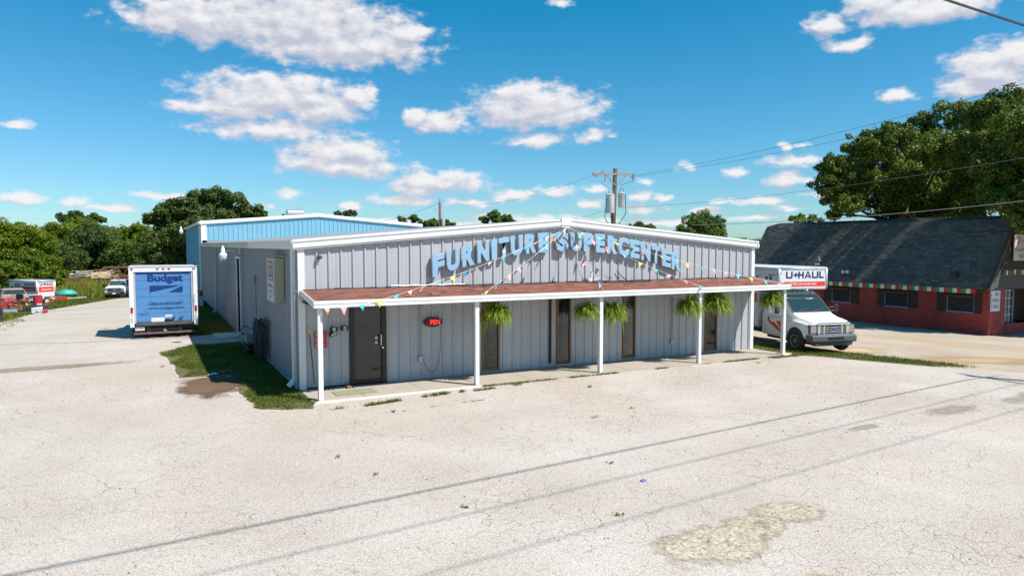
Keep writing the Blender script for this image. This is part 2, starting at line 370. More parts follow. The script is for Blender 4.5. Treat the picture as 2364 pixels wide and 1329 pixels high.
# ground materials --------------------------------------------------
def ground_mat(name, base, hi, lo, spk=.25, crack=0.0, bump=.5, tan=None, tan_amt=.4, spk_scale=60, lines=False, sc2=1):
    m, t, b = nodes_of(name); n = t.nodes; l = t.links
    b.inputs['Roughness'].default_value = .92; b.inputs['Specular IOR Level'].default_value = .15
    g = n.new('ShaderNodeNewGeometry'); pos = g.outputs['Position']
    def nz_(scale, detail=4, s=(1, 1, 1), rough=.55, out='Fac'):
        mp = n.new('ShaderNodeMapping'); mp.inputs['Scale'].default_value = s; l.new(pos, mp.inputs[0])
        q = n.new('ShaderNodeTexNoise'); q.inputs['Scale'].default_value = scale; q.inputs['Detail'].default_value = detail; q.inputs['Roughness'].default_value = rough
        l.new(mp.outputs[0], q.inputs['Vector']); return q.outputs[out]
    def rng(v, a, c, x=0, y=1):
        r_ = n.new('ShaderNodeMapRange'); l.new(v, r_.inputs['Value'])
        for k_, w_ in (('From Min', a), ('From Max', c), ('To Min', x), ('To Max', y)): r_.inputs[k_].default_value = w_
        return r_.outputs[0]
    def mixc(fac, A, B, bt='MIX'):
        x = n.new('ShaderNodeMix'); x.data_type = 'RGBA'; x.blend_type = bt
        if hasattr(fac, 'node'): l.new(fac, x.inputs['Factor'])
        else: x.inputs['Factor'].default_value = fac
        for k, v in (('A', A), ('B', B)):
            if hasattr(v, 'node'): l.new(v, x.inputs[k])
            else: x.inputs[k].default_value = (*v, 1)
        return x.outputs['Result']
    def mm(op, a, c):
        x = n.new('ShaderNodeMath'); x.operation = op
        for i, v in enumerate((a, c)):
            if hasattr(v, 'node'): l.new(v, x.inputs[i])
            else: x.inputs[i].default_value = v
        return x.outputs[0]
    c = mixc(rng(nz_(.35, 6), .35, .65), lo, hi)
    c = mixc(rng(nz_(1.7, 5), .42, .72, 0, .55), c, base)
    if tan: c = mixc(rng(nz_(.22, 5, (1, .6, 1)), .50, .68, 0, tan_amt), c, tan)
    # long faint tyre and water streaks running with the lot
    c = mixc(rng(nz_(.9, 4, (.12, 1, 1)), .52, .72, 0, .22), c, tuple(v*.78 for v in base))
    # aggregate speckle, fine and coarse
    sp = nz_(spk_scale, 3, rough=.7); sp2 = nz_(spk_scale*.33, 2, rough=.7)
    c = mixc(rng(sp, .50, .66, 0, spk), c, tuple(v*.35 for v in base))
    c = mixc(rng(sp2, .56, .70, 0, spk*.7), c, tuple(v*.5 for v in base))
    c = mixc(rng(sp, .34, .48, spk*.8, 0), c, tuple(min(.8, v*1.3) for v in hi))
    hgt = mm('ADD', mm('MULTIPLY', sp, .5), mm('MULTIPLY', sp2, .5))
    if crack:
        wv = nz_(1.5, 3, out='Color')
        va = n.new('ShaderNodeVectorMath'); va.operation = 'MULTIPLY_ADD'; l.new(wv, va.inputs[0]); va.inputs[1].default_value = (.9, .9, 0); l.new(pos, va.inputs[2])
        ck = None
        for sc_, wd, lo_, hi_ in ((.20, .0022, .46, .56), (1.3, .008, .46, .58), (3.6, .018, .47, .58)):
            vo = n.new('ShaderNodeTexVoronoi'); vo.feature = 'DISTANCE_TO_EDGE'; vo.voronoi_dimensions = '2D'; vo.inputs['Scale'].default_value = sc_
            l.new(va.outputs[0], vo.inputs['Vector'])
            line = rng(vo.outputs['Distance'], 0, wd*1.8, 1, 0)
            area = rng(nz_(.16+sc_*.07, 3), lo_, hi_)
            k_ = mm('MULTIPLY', mm('MULTIPLY', line, area), rng(nz_(5, 2), .35, .6, .2, 1))
            ck = k_ if ck is None else mm('MAXIMUM', ck, k_)
        c = mixc(mm('MULTIPLY', ck, crack), c, (.10, .075, .05))
        hgt = mm('SUBTRACT', hgt, mm('MULTIPLY', ck, .8))
    l.new(c, b.inputs['Base Color'])
    bp = n.new('ShaderNodeBump'); bp.inputs['Strength'].default_value = bump; bp.inputs['Distance'].default_value = .012
    l.new(hgt, bp.inputs['Height']); l.new(bp.outputs[0], b.inputs['Normal'])
    MATS[name] = m; return m
LOT = ground_mat('worn_chipseal', (.478, .418, .362), (.545, .485, .43), (.43, .37, .312), .62, .50, .8, tan=(.47, .375, .28), tan_amt=.5, spk_scale=38)
GRAV = ground_mat('pale_gravel', (.42, .355, .28), (.47, .415, .35), (.38, .29, .20), .5, 0, 1.0, tan=(.46, .30, .15), tan_amt=.75, spk_scale=35)
DRIVE = ground_mat('caliche_drive', (.47, .415, .35), (.52, .47, .41), (.42, .36, .29), .4, .15, .8, tan=(.46, .38, .28), tan_amt=.4, spk_scale=30)
FIELD = ground_mat('field_soil', (.10, .115, .03), (.15, .17, .04), (.07, .085, .022), .3, 0, 1, tan=(.20, .17, .08), tan_amt=.5, spk_scale=8)
TURF = ground_mat('turf_soil', (.12, .12, .045), (.16, .155, .06), (.10, .09, .04), .3, 0, 1, tan=(.24, .18, .11), tan_amt=.5, spk_scale=14)
DIRT = ground_mat('bare_dirt', (.125, .080, .048), (.18, .115, .07), (.085, .052, .032), .3, 0, .8, spk_scale=24)
PATCH = ground_mat('sandy_patch', (.47, .395, .30), (.53, .46, .37), (.41, .33, .24), .7, .5, 1.0, spk_scale=22)
CONC = mat('concrete_slab', (.40, .345, .28), .85, 0, .10, 1.3, bump=.25, bs=60, dirt=(.28, .25, .21), dirt_amt=.35)
CONC2 = mat('concrete_edge', (.62, .58, .50), .85, 0, .08, 3, bump=.3, bs=50)

sheet('ground', [(-1500, -400), (1500, -400), (1500, 1800), (-1500, 1800)], -.09, FIELD)
lot = [(-70, -60), (70, -60), (70, -22), (26, -11.5), (20.5, -7.2), (17.9, -4.95), (16.6, -3.2), (15.6, -1.75), (15.2, -1.4), (.0, -1.4), (.0, 33), (-1.6, 76), (-5.1, 75.5), (-6.6, 66), (-8.05, 48), (-9.2, 37), (-9.4, 29), (-9.5, 22.8), (-9.0, 19.4), (-14, 17.5), (-70, 14)]
sheet('parking_lot', lot, -.03, LOT, .10, .2, 1)
sheet('gravel_drive', [(-1.85, 12.2), (-1.85, 33), (-1.7, 75.5), (-5.0, 75), (-6.5, 66), (-7.95, 48), (-9.05, 37), (-9.3, 29), (-9.4, 22.8), (-8.6, 19.5), (-9.5, 13.5), (-6, 12.8)], -.022, DRIVE, .22, .25, 2)
sheet('gravel_yard', [(15.2, 40), (15.2, -1.6), (16.5, -3.0), (17.9, -4.8), (20.6, -7.0), (26, -11.2), (70, -21.5), (70, 40)], -.05, GRAV, .25, .3, 3)
sheet('turf_base', [(-1.3, .3), (-1.12, -1.55), (-.1, -2.12), (0, -1.6), (0, 10), (-1.8, 9.85), (-2.95, 8.6), (-2.6, 5.5), (-2.6, 3.2), (-1.3, 3.2)], -.018, TURF, .12, .1, 5)
sheet('turf_base', [(-1.75, 12.8), (-.05, 12.8), (0, 33), (-1.75, 33)], -.017, TURF, .08, .2, 6)
sheet('turf_base', [(15.2, -1.5), (15.2, 14), (16.3, 14), (16.6, 1.4), (17.1, -.5), (18.3, -3.6), (17.9, -4.95), (16.6, -3.2), (15.8, -1.85)], -.02, TURF, .1, .12, 7)
def faded(m, name, edge=.5):
    """the same ground stuff thinning out towards the border of its patch"""
    c = m.copy(); c.name = name; t = c.node_tree; n = t.nodes; l = t.links
    b = n['Principled BSDF']; o = n['Material Output']
    at = n.new('ShaderNodeAttribute'); at.attribute_name = 'fade'
    g = n.new('ShaderNodeNewGeometry'); q = n.new('ShaderNodeTexNoise'); q.inputs['Scale'].default_value = 5; q.inputs['Detail'].default_value = 8; q.inputs['Roughness'].default_value = .7; l.new(g.outputs['Position'], q.inputs['Vector'])
    a = n.new('ShaderNodeMath'); a.operation = 'ADD'; l.new(at.outputs['Fac'], a.inputs[0]); l.new(q.outputs['Fac'], a.inputs[1])
    r_ = n.new('ShaderNodeMapRange'); l.new(a.outputs[0], r_.inputs['Value']); r_.inputs['From Min'].default_value = .75; r_.inputs['From Max'].default_value = .75+edge
    tr = n.new('ShaderNodeBsdfTransparent'); mx_ = n.new('ShaderNodeMixShader'); l.new(r_.outputs[0], mx_.inputs[0]); l.new(tr.outputs[0], mx_.inputs[1]); l.new(b.outputs[0], mx_.inputs[2]); l.new(mx_.outputs[0], o.inputs['Surface'])
    return c
def soft_patch(name, cx, cy, rx, ry, rot, m, off, relief=0.0, seed=0, n=26):
    mb = MB(); fade = []
    for j in range(n+1):
        for i in range(n+1):
            u = (i/n*2-1); v_ = (j/n*2-1); x = cx+u*rx*math.cos(rot)-v_*ry*math.sin(rot); y = cy+u*rx*math.sin(rot)+v_*ry*math.cos(rot)
            r_ = math.hypot(u, v_)+.22*noise.fractal(Vector((x*1.3/max(.5, rx*.5), y*1.3/max(.5, rx*.5), seed*3.3)), 1, 2, 4)
            f = max(0, min(1, 1.35*(1-r_))); fade.append(f)
            z = H(x, y)+off+relief*f*noise.fractal(Vector((x*6, y*6, seed)), 1, 2, 4); mb.v.append((x, y, max(z, H(x, y)+off-.002)))
    for j in range(n):
        for i in range(n):
            k = j*(n+1)+i; mb.f.append((k, k+1, k+n+2, k+n+1))
    me = mb.mesh(name); at = me.attributes.new('fade', 'FLOAT', 'POINT'); at.data.foreach_set('value', fade)
    if sum(p.normal.z for p in me.polygons) < 0: me.flip_normals()
    o = obj(name, me, m); o['kind'] = 'structure'; return o
DIRTF = faded(DIRT, 'bare_dirt_thinning', .45); PATCHF = faded(PATCH, 'sandy_patch_thinning', .34)
TANF = faded(ground_mat('tan_dust', (.50, .35, .20), (.54, .42, .28), (.46, .30, .15), .35, 0, .8, spk_scale=26), 'tan_dust_thinning', .7)
GREYF = faded(ground_mat('grey_wear', (.415, .38, .345), (.45, .42, .385), (.38, .35, .32), .55, 0, .6, spk_scale=40), 'grey_wear_thinning', 1.0)
GREYD = faded(ground_mat('rutted_gravel', (.30, .24, .17), (.37, .31, .24), (.25, .19, .13), .5, 0, .9, spk_scale=26), 'rutted_gravel_thinning', .8)
OILF = faded(ground_mat('faint_stain', (.33, .285, .235), (.38, .33, .28), (.29, .25, .20), .4, 0, .5, spk_scale=38), 'faint_stain_thinning', .9)
DARKF = faded(ground_mat('oil_stain', (.20, .16, .12), (.26, .21, .16), (.16, .13, .10), .3, 0, .5, spk_scale=30), 'oil_stain_thinning', .8)
soft_patch('dirt_patch', -1.85, 1.75, 1.15, 2.1, -.15, DIRTF, -.009, 0, 1)
soft_patch('broken_patch', 2.75, -11.45, 1.20, .66, .12, PATCHF, -.026, .022, 2, 60)
soft_patch('broken_patch', 3.55, -11.3, .6, .45, .3, PATCHF, -.0253, .02, 22, 40)
soft_patch('broken_patch', 4.25, -11.15, .72, .48, -.1, PATCHF, -.0255, .012, 3, 34)
soft_patch('dusty_patch', 2.9, -12.8, .7, .3, .3, TANF, -.026, 0, 4)
soft_patch('dusty_patch', 19.0, -1.0, 2.4, 1.4, -.2, TANF, -.042, 0, 5)
soft_patch('dusty_patch', 21.5, -4.2, 3.2, 1.3, -.3, TANF, -.041, 0, 6)
soft_patch('dusty_patch', 26.0, -6.5, 4.5, 1.4, -.4, TANF, -.040, 0, 7)
soft_patch('oil_patch', 12.2, -8.6, 1.3, .40, .08, OILF, -.0255, 0, 12)
soft_patch('oil_patch', 9.2, -8.7, .6, .22, .08, OILF, -.0257, 0, 13)
soft_patch('oil_patch', 15.8, -8.6, 2.2, .5, .1, OILF, -.0253, 0, 19)
soft_patch('dusty_strip', -6.9, 6.75, 5.2, .62, .05, GREYD, -.025, 0, 14, 40)

# ------------------------------------------------------------ metal panels with ribs
PITCH = .30371
def ribbed(u0, u1, zb, zt, fr, openings=(), depth=.034, lap=0, pitch=PITCH):
    """one wall sheet from u0 to u1; fr(u, out, z) -> point"""
    us = {u0, u1}; k = math.floor(u0/pitch)-1
    while k*pitch < u1+pitch:
        for a, d in ((.10, 0), (.122, 1), (.160, 1), (.182, 0), (.03, 2), (.04, 2), (.24, 2), (.25, 2)):
            u = k*pitch+a
            if u0 < u < u1: us.add(u)
        k += 1
    for o in openings:
        for u in o[:2]:
            if u0 < u < u1: us.add(u)
    us = sorted(us)
    def dep(u):
        a = u % pitch
        if .122 <= a+1e-9 and a <= .160+1e-9: return depth
        if .10 < a < .122: return depth*(a-.10)/.022
        if .160 < a < .182: return depth*(.182-a)/.022
        return .005 if abs(a-.035) < .006 or abs(a-.245) < .006 else 0
    mb = MB()
    for a, b in zip(us[:-1], us[1:]):
        if b-a < 1e-6: continue
        m_ = (a+b)/2; segs = [(None, None)]
        for o in openings:
            if o[0] < m_ < o[1]:
                new = []
                segs = [(None, o[2]), (o[3], None)]
                break
        for (s0, s1) in segs:
            za0 = zb if s0 is None else s0
            za1 = zt(a) if s1 is None else s1; zb1 = zt(b) if s1 is None else s1
            if za1-za0 < .01: continue
            mb.add([fr(a, dep(a)+lap, za0), fr(b, dep(b)+lap, za0), fr(b, dep(b)+lap, zb1), fr(a, dep(a)+lap, za1)], [(0, 1, 2, 3)])
    return mb
def wall_sheets(parent, length, zb, zt, fr, m, openings=(), width=PITCH*3, depth=.034, u_start=0.0):
    k = 0; u = u_start
    while u < length-.01:
        u1 = min(u+width, length)
        obj('wall_panel', ribbed(u, u1, zb, zt, fr, openings, depth, lap=.0015*(k % 2)), m, parent, fix=False)
        u = u1; k += 1

# ------------------------------------------------------------ main building
W = 15.1854; L = 33.02; HE = 3.671; RISE = .635
def roof_z(x): return HE + RISE*(1-abs(x-W/2)/(W/2))
B = thing('metal_building', 'long low grey ribbed metal shop with white trim and low gable roof', 'building', (0, 0, 0))
wins = [(4.93, 5.48), (7.33, 7.84), (9.71, 10.21), (13.05, 13.58)]
ops = [(1.23, 2.24, .0, 2.16)] + [(a, b, .05, 2.20) for a, b in wins]
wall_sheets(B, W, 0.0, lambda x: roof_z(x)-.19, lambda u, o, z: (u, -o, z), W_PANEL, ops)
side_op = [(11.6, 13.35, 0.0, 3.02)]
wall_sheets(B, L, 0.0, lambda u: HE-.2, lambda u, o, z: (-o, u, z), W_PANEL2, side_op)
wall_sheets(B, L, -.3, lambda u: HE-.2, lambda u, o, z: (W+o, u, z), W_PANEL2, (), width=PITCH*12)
obj('back_wall', MB().box(0, W, L-.06, L, 0, HE+.2), W_PANEL2, B)
obj('floor', MB().box(.05, W-.05, .05, L-.1, -.08, -.005), CONC, B)
# roof: two slopes with standing ribs
for sgn in (-1, 1):
    rb = MB(); x_e = W/2+sgn*(W/2+.10)
    nrib = 54
    for i in range(nrib):
        y0 = -.05+i*(L+.05)/nrib; y1 = -.05+(i+1)*(L+.05)/nrib
        for (a, b, da, db) in ((0, .8, 0, 0), (.8, .87, 0, .035), (.87, .93, .035, .035), (.93, 1, .035, 0)):
            ya = y0+(y1-y0)*a; yb = y0+(y1-y0)*b
            ze = HE-.01
            rb.add([(x_e, ya, ze+da), (x_e, yb, ze+db), (W/2, yb, HE+RISE-.01+db), (W/2, ya, HE+RISE-.01+da)], [(0, 1, 2, 3)])
    obj('roof_slope', rb, GREYM, B, fix=False)
# gable fascia: a stepped white rake trim
def rake(x0, x1, z0, z1, y, t, hgt, name='rake_trim', m=WHITE, par=B):
    pr = [(0, 0), (0, -hgt*.30), (-.035, -hgt*.36), (-.035, -hgt*.80), (-.01, -hgt*.86), (-.01, -hgt), (.10, -hgt), (.10, .02), (.0, .02)]
    rings = []
    for (x, z) in ((x0, z0), (x1, z1)):
        rings.append([(x, y+a, z+b) for a, b in pr])
    return obj(name, MB().loft(rings), m, par)
rake(-.14, W/2, HE+.0, HE+RISE+.012, -.10, .1, .23)
rake(W/2, W+.14, HE+RISE+.012, HE, -.10, .1, .23)
for (xa_, xb_, za_, zb2_) in ((-.13, W/2-.17, HE, HE+RISE-.002), (W/2+.17, W+.13, HE+RISE-.002, HE)):
    obj('rake_groove', MB().bar((xa_, -.113, za_-.052), (xb_, -.113, zb2_-.052), .03, .028), mat('groove_grey', (.33, .33, .33), .6), B)
obj('ridge_cap', MB().box(W/2-.17, W/2+.17, -.15, .3, HE+RISE-.19, HE+RISE+.035), WHITE, B, bevel=.02)
obj('ridge_label', MB().box(W/2-.16, W/2+.12, -.156, -.15, HE+RISE-.24, HE+RISE-.205), WHITEP, B)
# corner trims and gutters
obj('corner_trim', MB().box(-.02, .14, -.055, .0, 0, HE-.2), WHITE, B)
obj('corner_trim', MB().box(-.05, -.001, .0, .09, 0, HE-.2), W_PANEL2, B)
obj('corner_trim', MB().box(W-.13, W+.02, -.055, .0, 0, HE-.2), WHITE, B)
for x, s in ((-.02, -1), (W+.02, 1)):
    g = MB(); pr = [(0, -.02), (0, -.20), (s*.02, -.215), (s*.11, -.215), (s*.13, -.16), (s*.15, 0), (s*.13, 0), (s*.12, -.03)]
    for i in range(4):
        ya = -.09+i*(L+.09)/4; yb = -.09+(i+1)*(L+.09)/4
        obj('gutter', MB().loft([[(x+a, ya+.004*i, HE+b+.004*i) for a, b in pr], [(x+a, yb, HE+b+.004*i) for a, b in pr]]), WHITE if i == 0 else TRAILM, B)
def downspout(y, w=.11, m=None):
    m = m or W_PANEL
    d = MB(); d.box(-.15, -.04, y-w/2, y+w/2, .22, HE-.21)
    d.bar((-.095, y, .26), (-.26, y-.02, .08), .11, .09)
    obj('downspout', d, m, B, bevel=.006)
    obj('strap', MB().box(-.155, -.035, y-w/2-.02, y+w/2+.02, .46, .49), m, B)
downspout(.17, m=WHITE); downspout(10.9, .3, W_PANEL); downspout(21.9, .16); downspout(32.4, .16)
obj('base_flashing', MB().box(-.045, -.03, .1, 11.4, .0, .035), WHITE, B)
obj('conduit', MB().tube([(-.085, .04, .02), (-.085, .04, 2.36), (-.06, -.02, 2.44)], .018, 8), W_PANEL, B)
# side doorway (open, dark inside)
sd = obj('side_doorway', MB().box(-.03, .03, 11.55, 11.62, 0, 3.05).box(-.03, .03, 13.35, 13.42, 0, 3.05).box(-.035, .03, 11.55, 13.42, 3.022, 3.09), WHITE, B)
obj('recess', MB().box(.5, .55, 11.4, 13.6, 0, 3.2), DARK, sd)
# glass front door
D = obj('door_frame', MB().box(1.235, 1.36, -.06, .05, 0.0, 2.14).box(2.06, 2.19, -.06, .05, 0.0, 2.14).box(1.36, 2.06, -.05, .05, 2.05, 2.14), BRONZE, B, bevel=.004)
obj('glass_pane', MB().box(1.36, 2.06, -.002, .006, .12, 2.05), GLASS, D)
obj('kick_rail', MB().box(1.36, 2.06, -.035, .03, .012, .12), BRONZE, D)
obj('threshold', MB().box(1.24, 2.2, -.10, .05, .001, .012), BRONZE, D)
obj('door_handle', MB().tube([(2.035, -.035, .98), (2.035, -.09, .98), (2.035, -.09, 1.26), (2.035, -.035, 1.26)], .011, 8), CHROME, D)
obj('door_lock', MB().cyl((2.085, -.066, .92), (0, 1, 0), .022, .02, 12), CHROME, D)
obj('pull_plate', MB().box(1.985, 2.02, -.03, -.004, .96, 1.28), BLACK, D)
for k, z in enumerate((1.20, 1.13, 1.07)):
    obj('sticker', MB().box(1.90, 1.965, -.012, -.008, z-.05, z), WHITEP if k != 1 else ORNG, D)
obj('door_trim', MB().box(2.19, 2.235, -.045, .02, 0, 2.16), CURT, B)
# narrow windows
for k, (a, b) in enumerate(wins):
    fr = MB().box(a+.005, a+.055, -.045, .03, .06, 2.19).box(b-.055, b-.005, -.045, .03, .06, 2.19).box(a+.055, b-.055, -.043, .03, .06, .13).box(a+.055, b-.055, -.043, .03, 2.12, 2.19)
    f = obj('window_frame', fr, WOODBR, B, bevel=.003)
    obj('window_pane', MB().box(a+.055, b-.055, -.004, .004, .13, 2.12), GLASS, f)
    w0 = b-a-.11
    if k < 3: obj('curtain', MB().box(a+.055+w0*(.45, .5, .42)[k], b-.056, .05, .06, .14, 2.1), CURT, f)
    if k == 2: obj('cardboard_box', MB().box(a+.07, a+.07+w0*.45, .08, .3, .14, .62), mat('cardboard', (.33, .19, .10), .8), f)
obj('window_sill', MB().box(7.30, 7.87, -.07, -.003, .02, .055), CONC2, B)
# a missing strip of trim left of the second window: dark rusty channel
obj('rust_channel', MB().box(7.07, 7.15, -.052, -.036, .12, 2.30), mat('rust_dark', (.05, .022, .016), .9, 0, .3, 8), B)
obj('base_shadow_strip', MB().box(.14, 1.2, -.036, -.002, .0, .035), BLACK, B)  # solid black strip stands in for the shadow line at the wall foot
# outlets and conduit on the front wall under the canopy
ct = MB()
for dx in (0, .04): ct.tube([(3.09+dx, -.05, .62), (3.09+dx, -.05, 2.4)], .011, 6)
obj('conduit', ct, GREYM, B)
obj('outlet_box', MB().box(3.05, 3.18, -.10, -.035, .47, .62), GREYM, B, bevel=.008)
obj('power_cord', MB().tube([(3.16, -.11, .56), (3.22, -.08, .42), (3.32, -.06, .22), (3.47, -.06, .16), (3.6, -.06, .30), (3.68, -.06, .8), (3.70, -.06, 1.40)], .006, 5), WIREM, B)
obj('conduit', MB().tube([(11.62, -.05, .52), (11.62, -.05, 1.9)], .011, 6).tube([(11.66, -.05, .52), (11.66, -.05, 1.9)], .008, 6), GREYM, B)
obj('outlet_box', MB().box(11.57, 11.70, -.10, -.035, .40, .53), GREYM, B, bevel=.008)
# junction remnants above canopy
ln = obj('flood_lamp', MB().cyl((.50, -.10, 3.27), (.6, -1, -.4), .045, .10, 12).box(.46, .54, -.06, -.01, 3.23, 3.30), RUST, B)

# ------------------------------------------------------------ porch canopy
K = thing('porch_canopy', 'brown shingled porch canopy with white fascia on five white posts', 'canopy', (0, 0, 0))
XL, XR = .06, 15.19; CY, CZ0, CZ1 = -1.55, 2.462, 2.285     # eave line and heights
def cz(y): return CZ0+(CZ1-CZ0)*(y/CY)
obj('roof_deck', MB().loft([[(XL, -.045, CZ0-.03), (XL, CY, CZ1-.03), (XL, CY, CZ1-.01), (XL, -.045, CZ0-.01)], [(XR, -.045, CZ0-.03), (XR, CY, CZ1-.03), (XR, CY, CZ1-.01), (XR, -.045, CZ0-.01)]]), WOODBR, K)
SH = []
for i, c in enumerate([(.27, .105, .070), (.22, .085, .058), (.32, .135, .092), (.25, .11, .08), (.16, .065, .05)]):
    SH.append(mat('brown_shingle_%d' % i, c, .9, 0, .22, 9, bump=.5, bs=120, dirt=(.12, .09, .08), dirt_amt=.35))
sh_mb = [MB() for _ in SH]; rnd = random.Random(5)
rows = 12; ex = (abs(CY)-.03)/rows
for r_ in range(rows):
    y1 = CY-.02+r_*ex; y0 = y1+ex+.01
    x = XL-.02 - (.15 if r_ % 2 else 0)-rnd.uniform(0, .05)
    while x < XR+.02:
        wd = rnd.choice((.30, .305, .29, .32)); xa = max(x, XL-.02); xb = min(x+wd-.006, XR+.02)
        if xb-xa > .02:
            t = .010+rnd.uniform(0, .006); q = sh_mb[rnd.choices(range(5), (4, 4, 2.2, 3, 1.2))[0]]
            lift = rnd.uniform(.0, .012) if rnd.random() < .05 else 0
            q.add([(xa, y1, cz(y1)+t+lift), (xb, y1, cz(y1)+t+lift*.3), (xb, y0, cz(y0)+.004), (xa, y0, cz(y0)+.004), (xa, y1, cz(y1)-.002), (xb, y1, cz(y1)-.002)], [(0, 1, 2, 3), (4, 5, 1, 0)])
        x += wd
for i, q in enumerate(sh_mb): obj('shingles', q, SH[i], K, fix=False, kind='stuff')
fb = MB().box(XL-.03, XR+.03, CY-.045, CY-.02, CZ1-.15, CZ1+.012)
obj('front_fascia', fb, WHITE_FR, K, bevel=.004)
obj('drip_edge', MB().box(XL-.032, XR+.032, CY-.056, CY-.046, CZ1-.062, CZ1+.014), WHITE_FR, K)
for x in (XL-.03, XR+.005):
    obj('end_fascia', MB().loft([[(x, -.04, CZ0-.13), (x, -.04, CZ0+.012), (x+.025, -.04, CZ0+.012), (x+.025, -.04, CZ0-.13)], [(x, CY-.019, CZ1-.15), (x, CY-.019, CZ1+.010), (x+.025, CY-.019, CZ1+.010), (x+.025, CY-.019, CZ1-.15)]]), WHITE, K)
obj('soffit', MB().box(XL, XR, CY+.0, -.05, CZ1-.13, CZ1-.12), mat('soffit_board', (.16, .13, .11), .8), K)
tar = MB(); x = XL+.05
while x < XR:
    w_ = rnd.uniform(.08, .5); hh = rnd.uniform(.008, .03); tar.box(x, x+w_, -.07-rnd.uniform(0, .02), -.037, CZ0-.005, CZ0+hh); x += w_*.96
obj('tar_line', tar, BLACK, K)
px_ = [.19, 4.12, 7.91, 11.5, 15.08]; PX = px_
for k, x in enumerate(px_):
    obj('post', MB().box(x-.055, x+.055, -1.50, -1.39, .0, CZ1-.135), mat('white_post_paint', (.70, .70, .69), .5, 0, .06, 6, streak=.15, dirt=(.40, .36, .30), dirt_amt=.25), K, bevel=.006)
obj('footing', MB().box(14.93, 15.22, -1.62, -1.3, -.06, .035), CONC2, K, bevel=.02)
obj('footing', MB().box(15.24, 15.36, -1.58, -1.36, -.06, .04), mat('yellow_block', (.55, .42, .2), .9), K, bevel=.02)

# sidewalk slabs
S = bpy.data.objects.new('sidewalk', None); COL.objects.link(S); S['kind'] = 'structure'
js = [-.02, 1.22, 2.7, 4.15, 5.7, 7.3, 8.9, 10.5, 12.1, 13.7, 15.3]
for a, b in zip(js[:-1], js[1:]):
    obj('concrete_slab', MB().box(a+.006, b-.006, -1.52, -.004, -.12, .0 - random.uniform(0, .004)), CONC, S, bevel=.006)
for a, b in ((0.0, 4.2), ):
    e = MB(); n_ = 40
    rings = []
    for i in range(n_+1):
        x = a+(b-a)*i/n_; w_ = .13*(1-i/n_*.55)+.02*noise.noise(Vector((x*2, 0, 0)))
        rings.append([(x, -1.526, -.002), (x, -1.526-w_, -.012), (x, -1.54-w_, -.06), (x, -1.526, -.06)])
    obj('slab_edge', MB().loft(rings), CONC2, S)
obj('slab_lip', MB().box(4.2, 15.3, -1.545, -1.527, -.12, -.004), CONC, S)

# ------------------------------------------------------------ channel letters
SG = thing('channel_letter_sign', 'arched light blue channel letters reading FURNITURE SUPERCENTER on the grey gable wall', 'sign', (W/2, 0, 0))
LX = [(3.43,3.77),(3.84,4.21),(4.29,4.65),(4.74,5.09),(5.17,5.33),(5.39,5.70),(5.76,6.14),(6.24,6.58),(6.65,6.99),(7.25,7.65),(7.74,8.11),(8.18,8.54),(8.61,8.94),(9.02,9.37),(9.42,9.82),(9.88,10.22),(10.29,10.64),(10.71,11.0),(11.11,11.45),(11.49,11.86)]
RET = mat('letter_return', (.50, .48, .45), .5, 0, .08, 5)
for ch, (a, b) in zip('FURNITURESUPERCENTER', LX):
    xc = (a+b)/2; zb_ = 3.385-.0385*(xc-7.65)**2; slope = -2*.0385*(xc-7.65)*.85
    hh = .555 if xc < 7.1 or xc > 8.5 else .55
    me = text_mesh(ch, 1, 0, .060); co = np.zeros(len(me.vertices)*3); me.vertices.foreach_get('co', co); co = co.reshape(-1, 3)
    mn = co.min(0); mxx = co.max(0)
    co[:, 0] = (co[:, 0]-mn[0])/(mxx[0]-mn[0])*(b-a)-(b-a)/2; co[:, 1] = (co[:, 1]-mn[1])/(mxx[1]-mn[1])*hh+slope*co[:, 0]
    c2 = np.stack([co[:, 0]+xc-W/2, np.full(len(co), -.172), co[:, 1]+zb_], 1)
    me.vertices.foreach_set('co', c2.ravel()); me.update()
    # can: extrude the outline back to the wall
    bm = bmesh.new(); bm.from_mesh(me); bmesh.ops.remove_doubles(bm, verts=bm.verts, dist=1e-5)
    r2 = bmesh.ops.extrude_face_region(bm, geom=bm.faces[:])
    for v in [g for g in r2['geom'] if isinstance(g, bmesh.types.BMVert)]: v.co.y = -.045
    for v in bm.verts:
        if v.co.y < -.17: v.co.y = -.168
    bmesh.ops.recalc_face_normals(bm, faces=bm.faces)
    can = bpy.data.meshes.new('letter'); bm.to_mesh(can); bm.free()
    o = obj('letter', can, RET, SG)
    fm = me.copy(); bm = bmesh.new(); bm.from_mesh(fm); bmesh.ops.remove_doubles(bm, verts=bm.verts, dist=1e-5)
    rim = bmesh.ops.inset_region(bm, faces=bm.faces[:], thickness=.011, depth=0)['faces']
    for f in rim: f.material_index = 1
    bm.to_mesh(fm); bm.free()
    fm.materials.clear(); fm.materials.append(LBLUE); fm.materials.append(mat('letter_trim', (.10, .10, .11), .5)); obj('letter_face', fm, None, o)

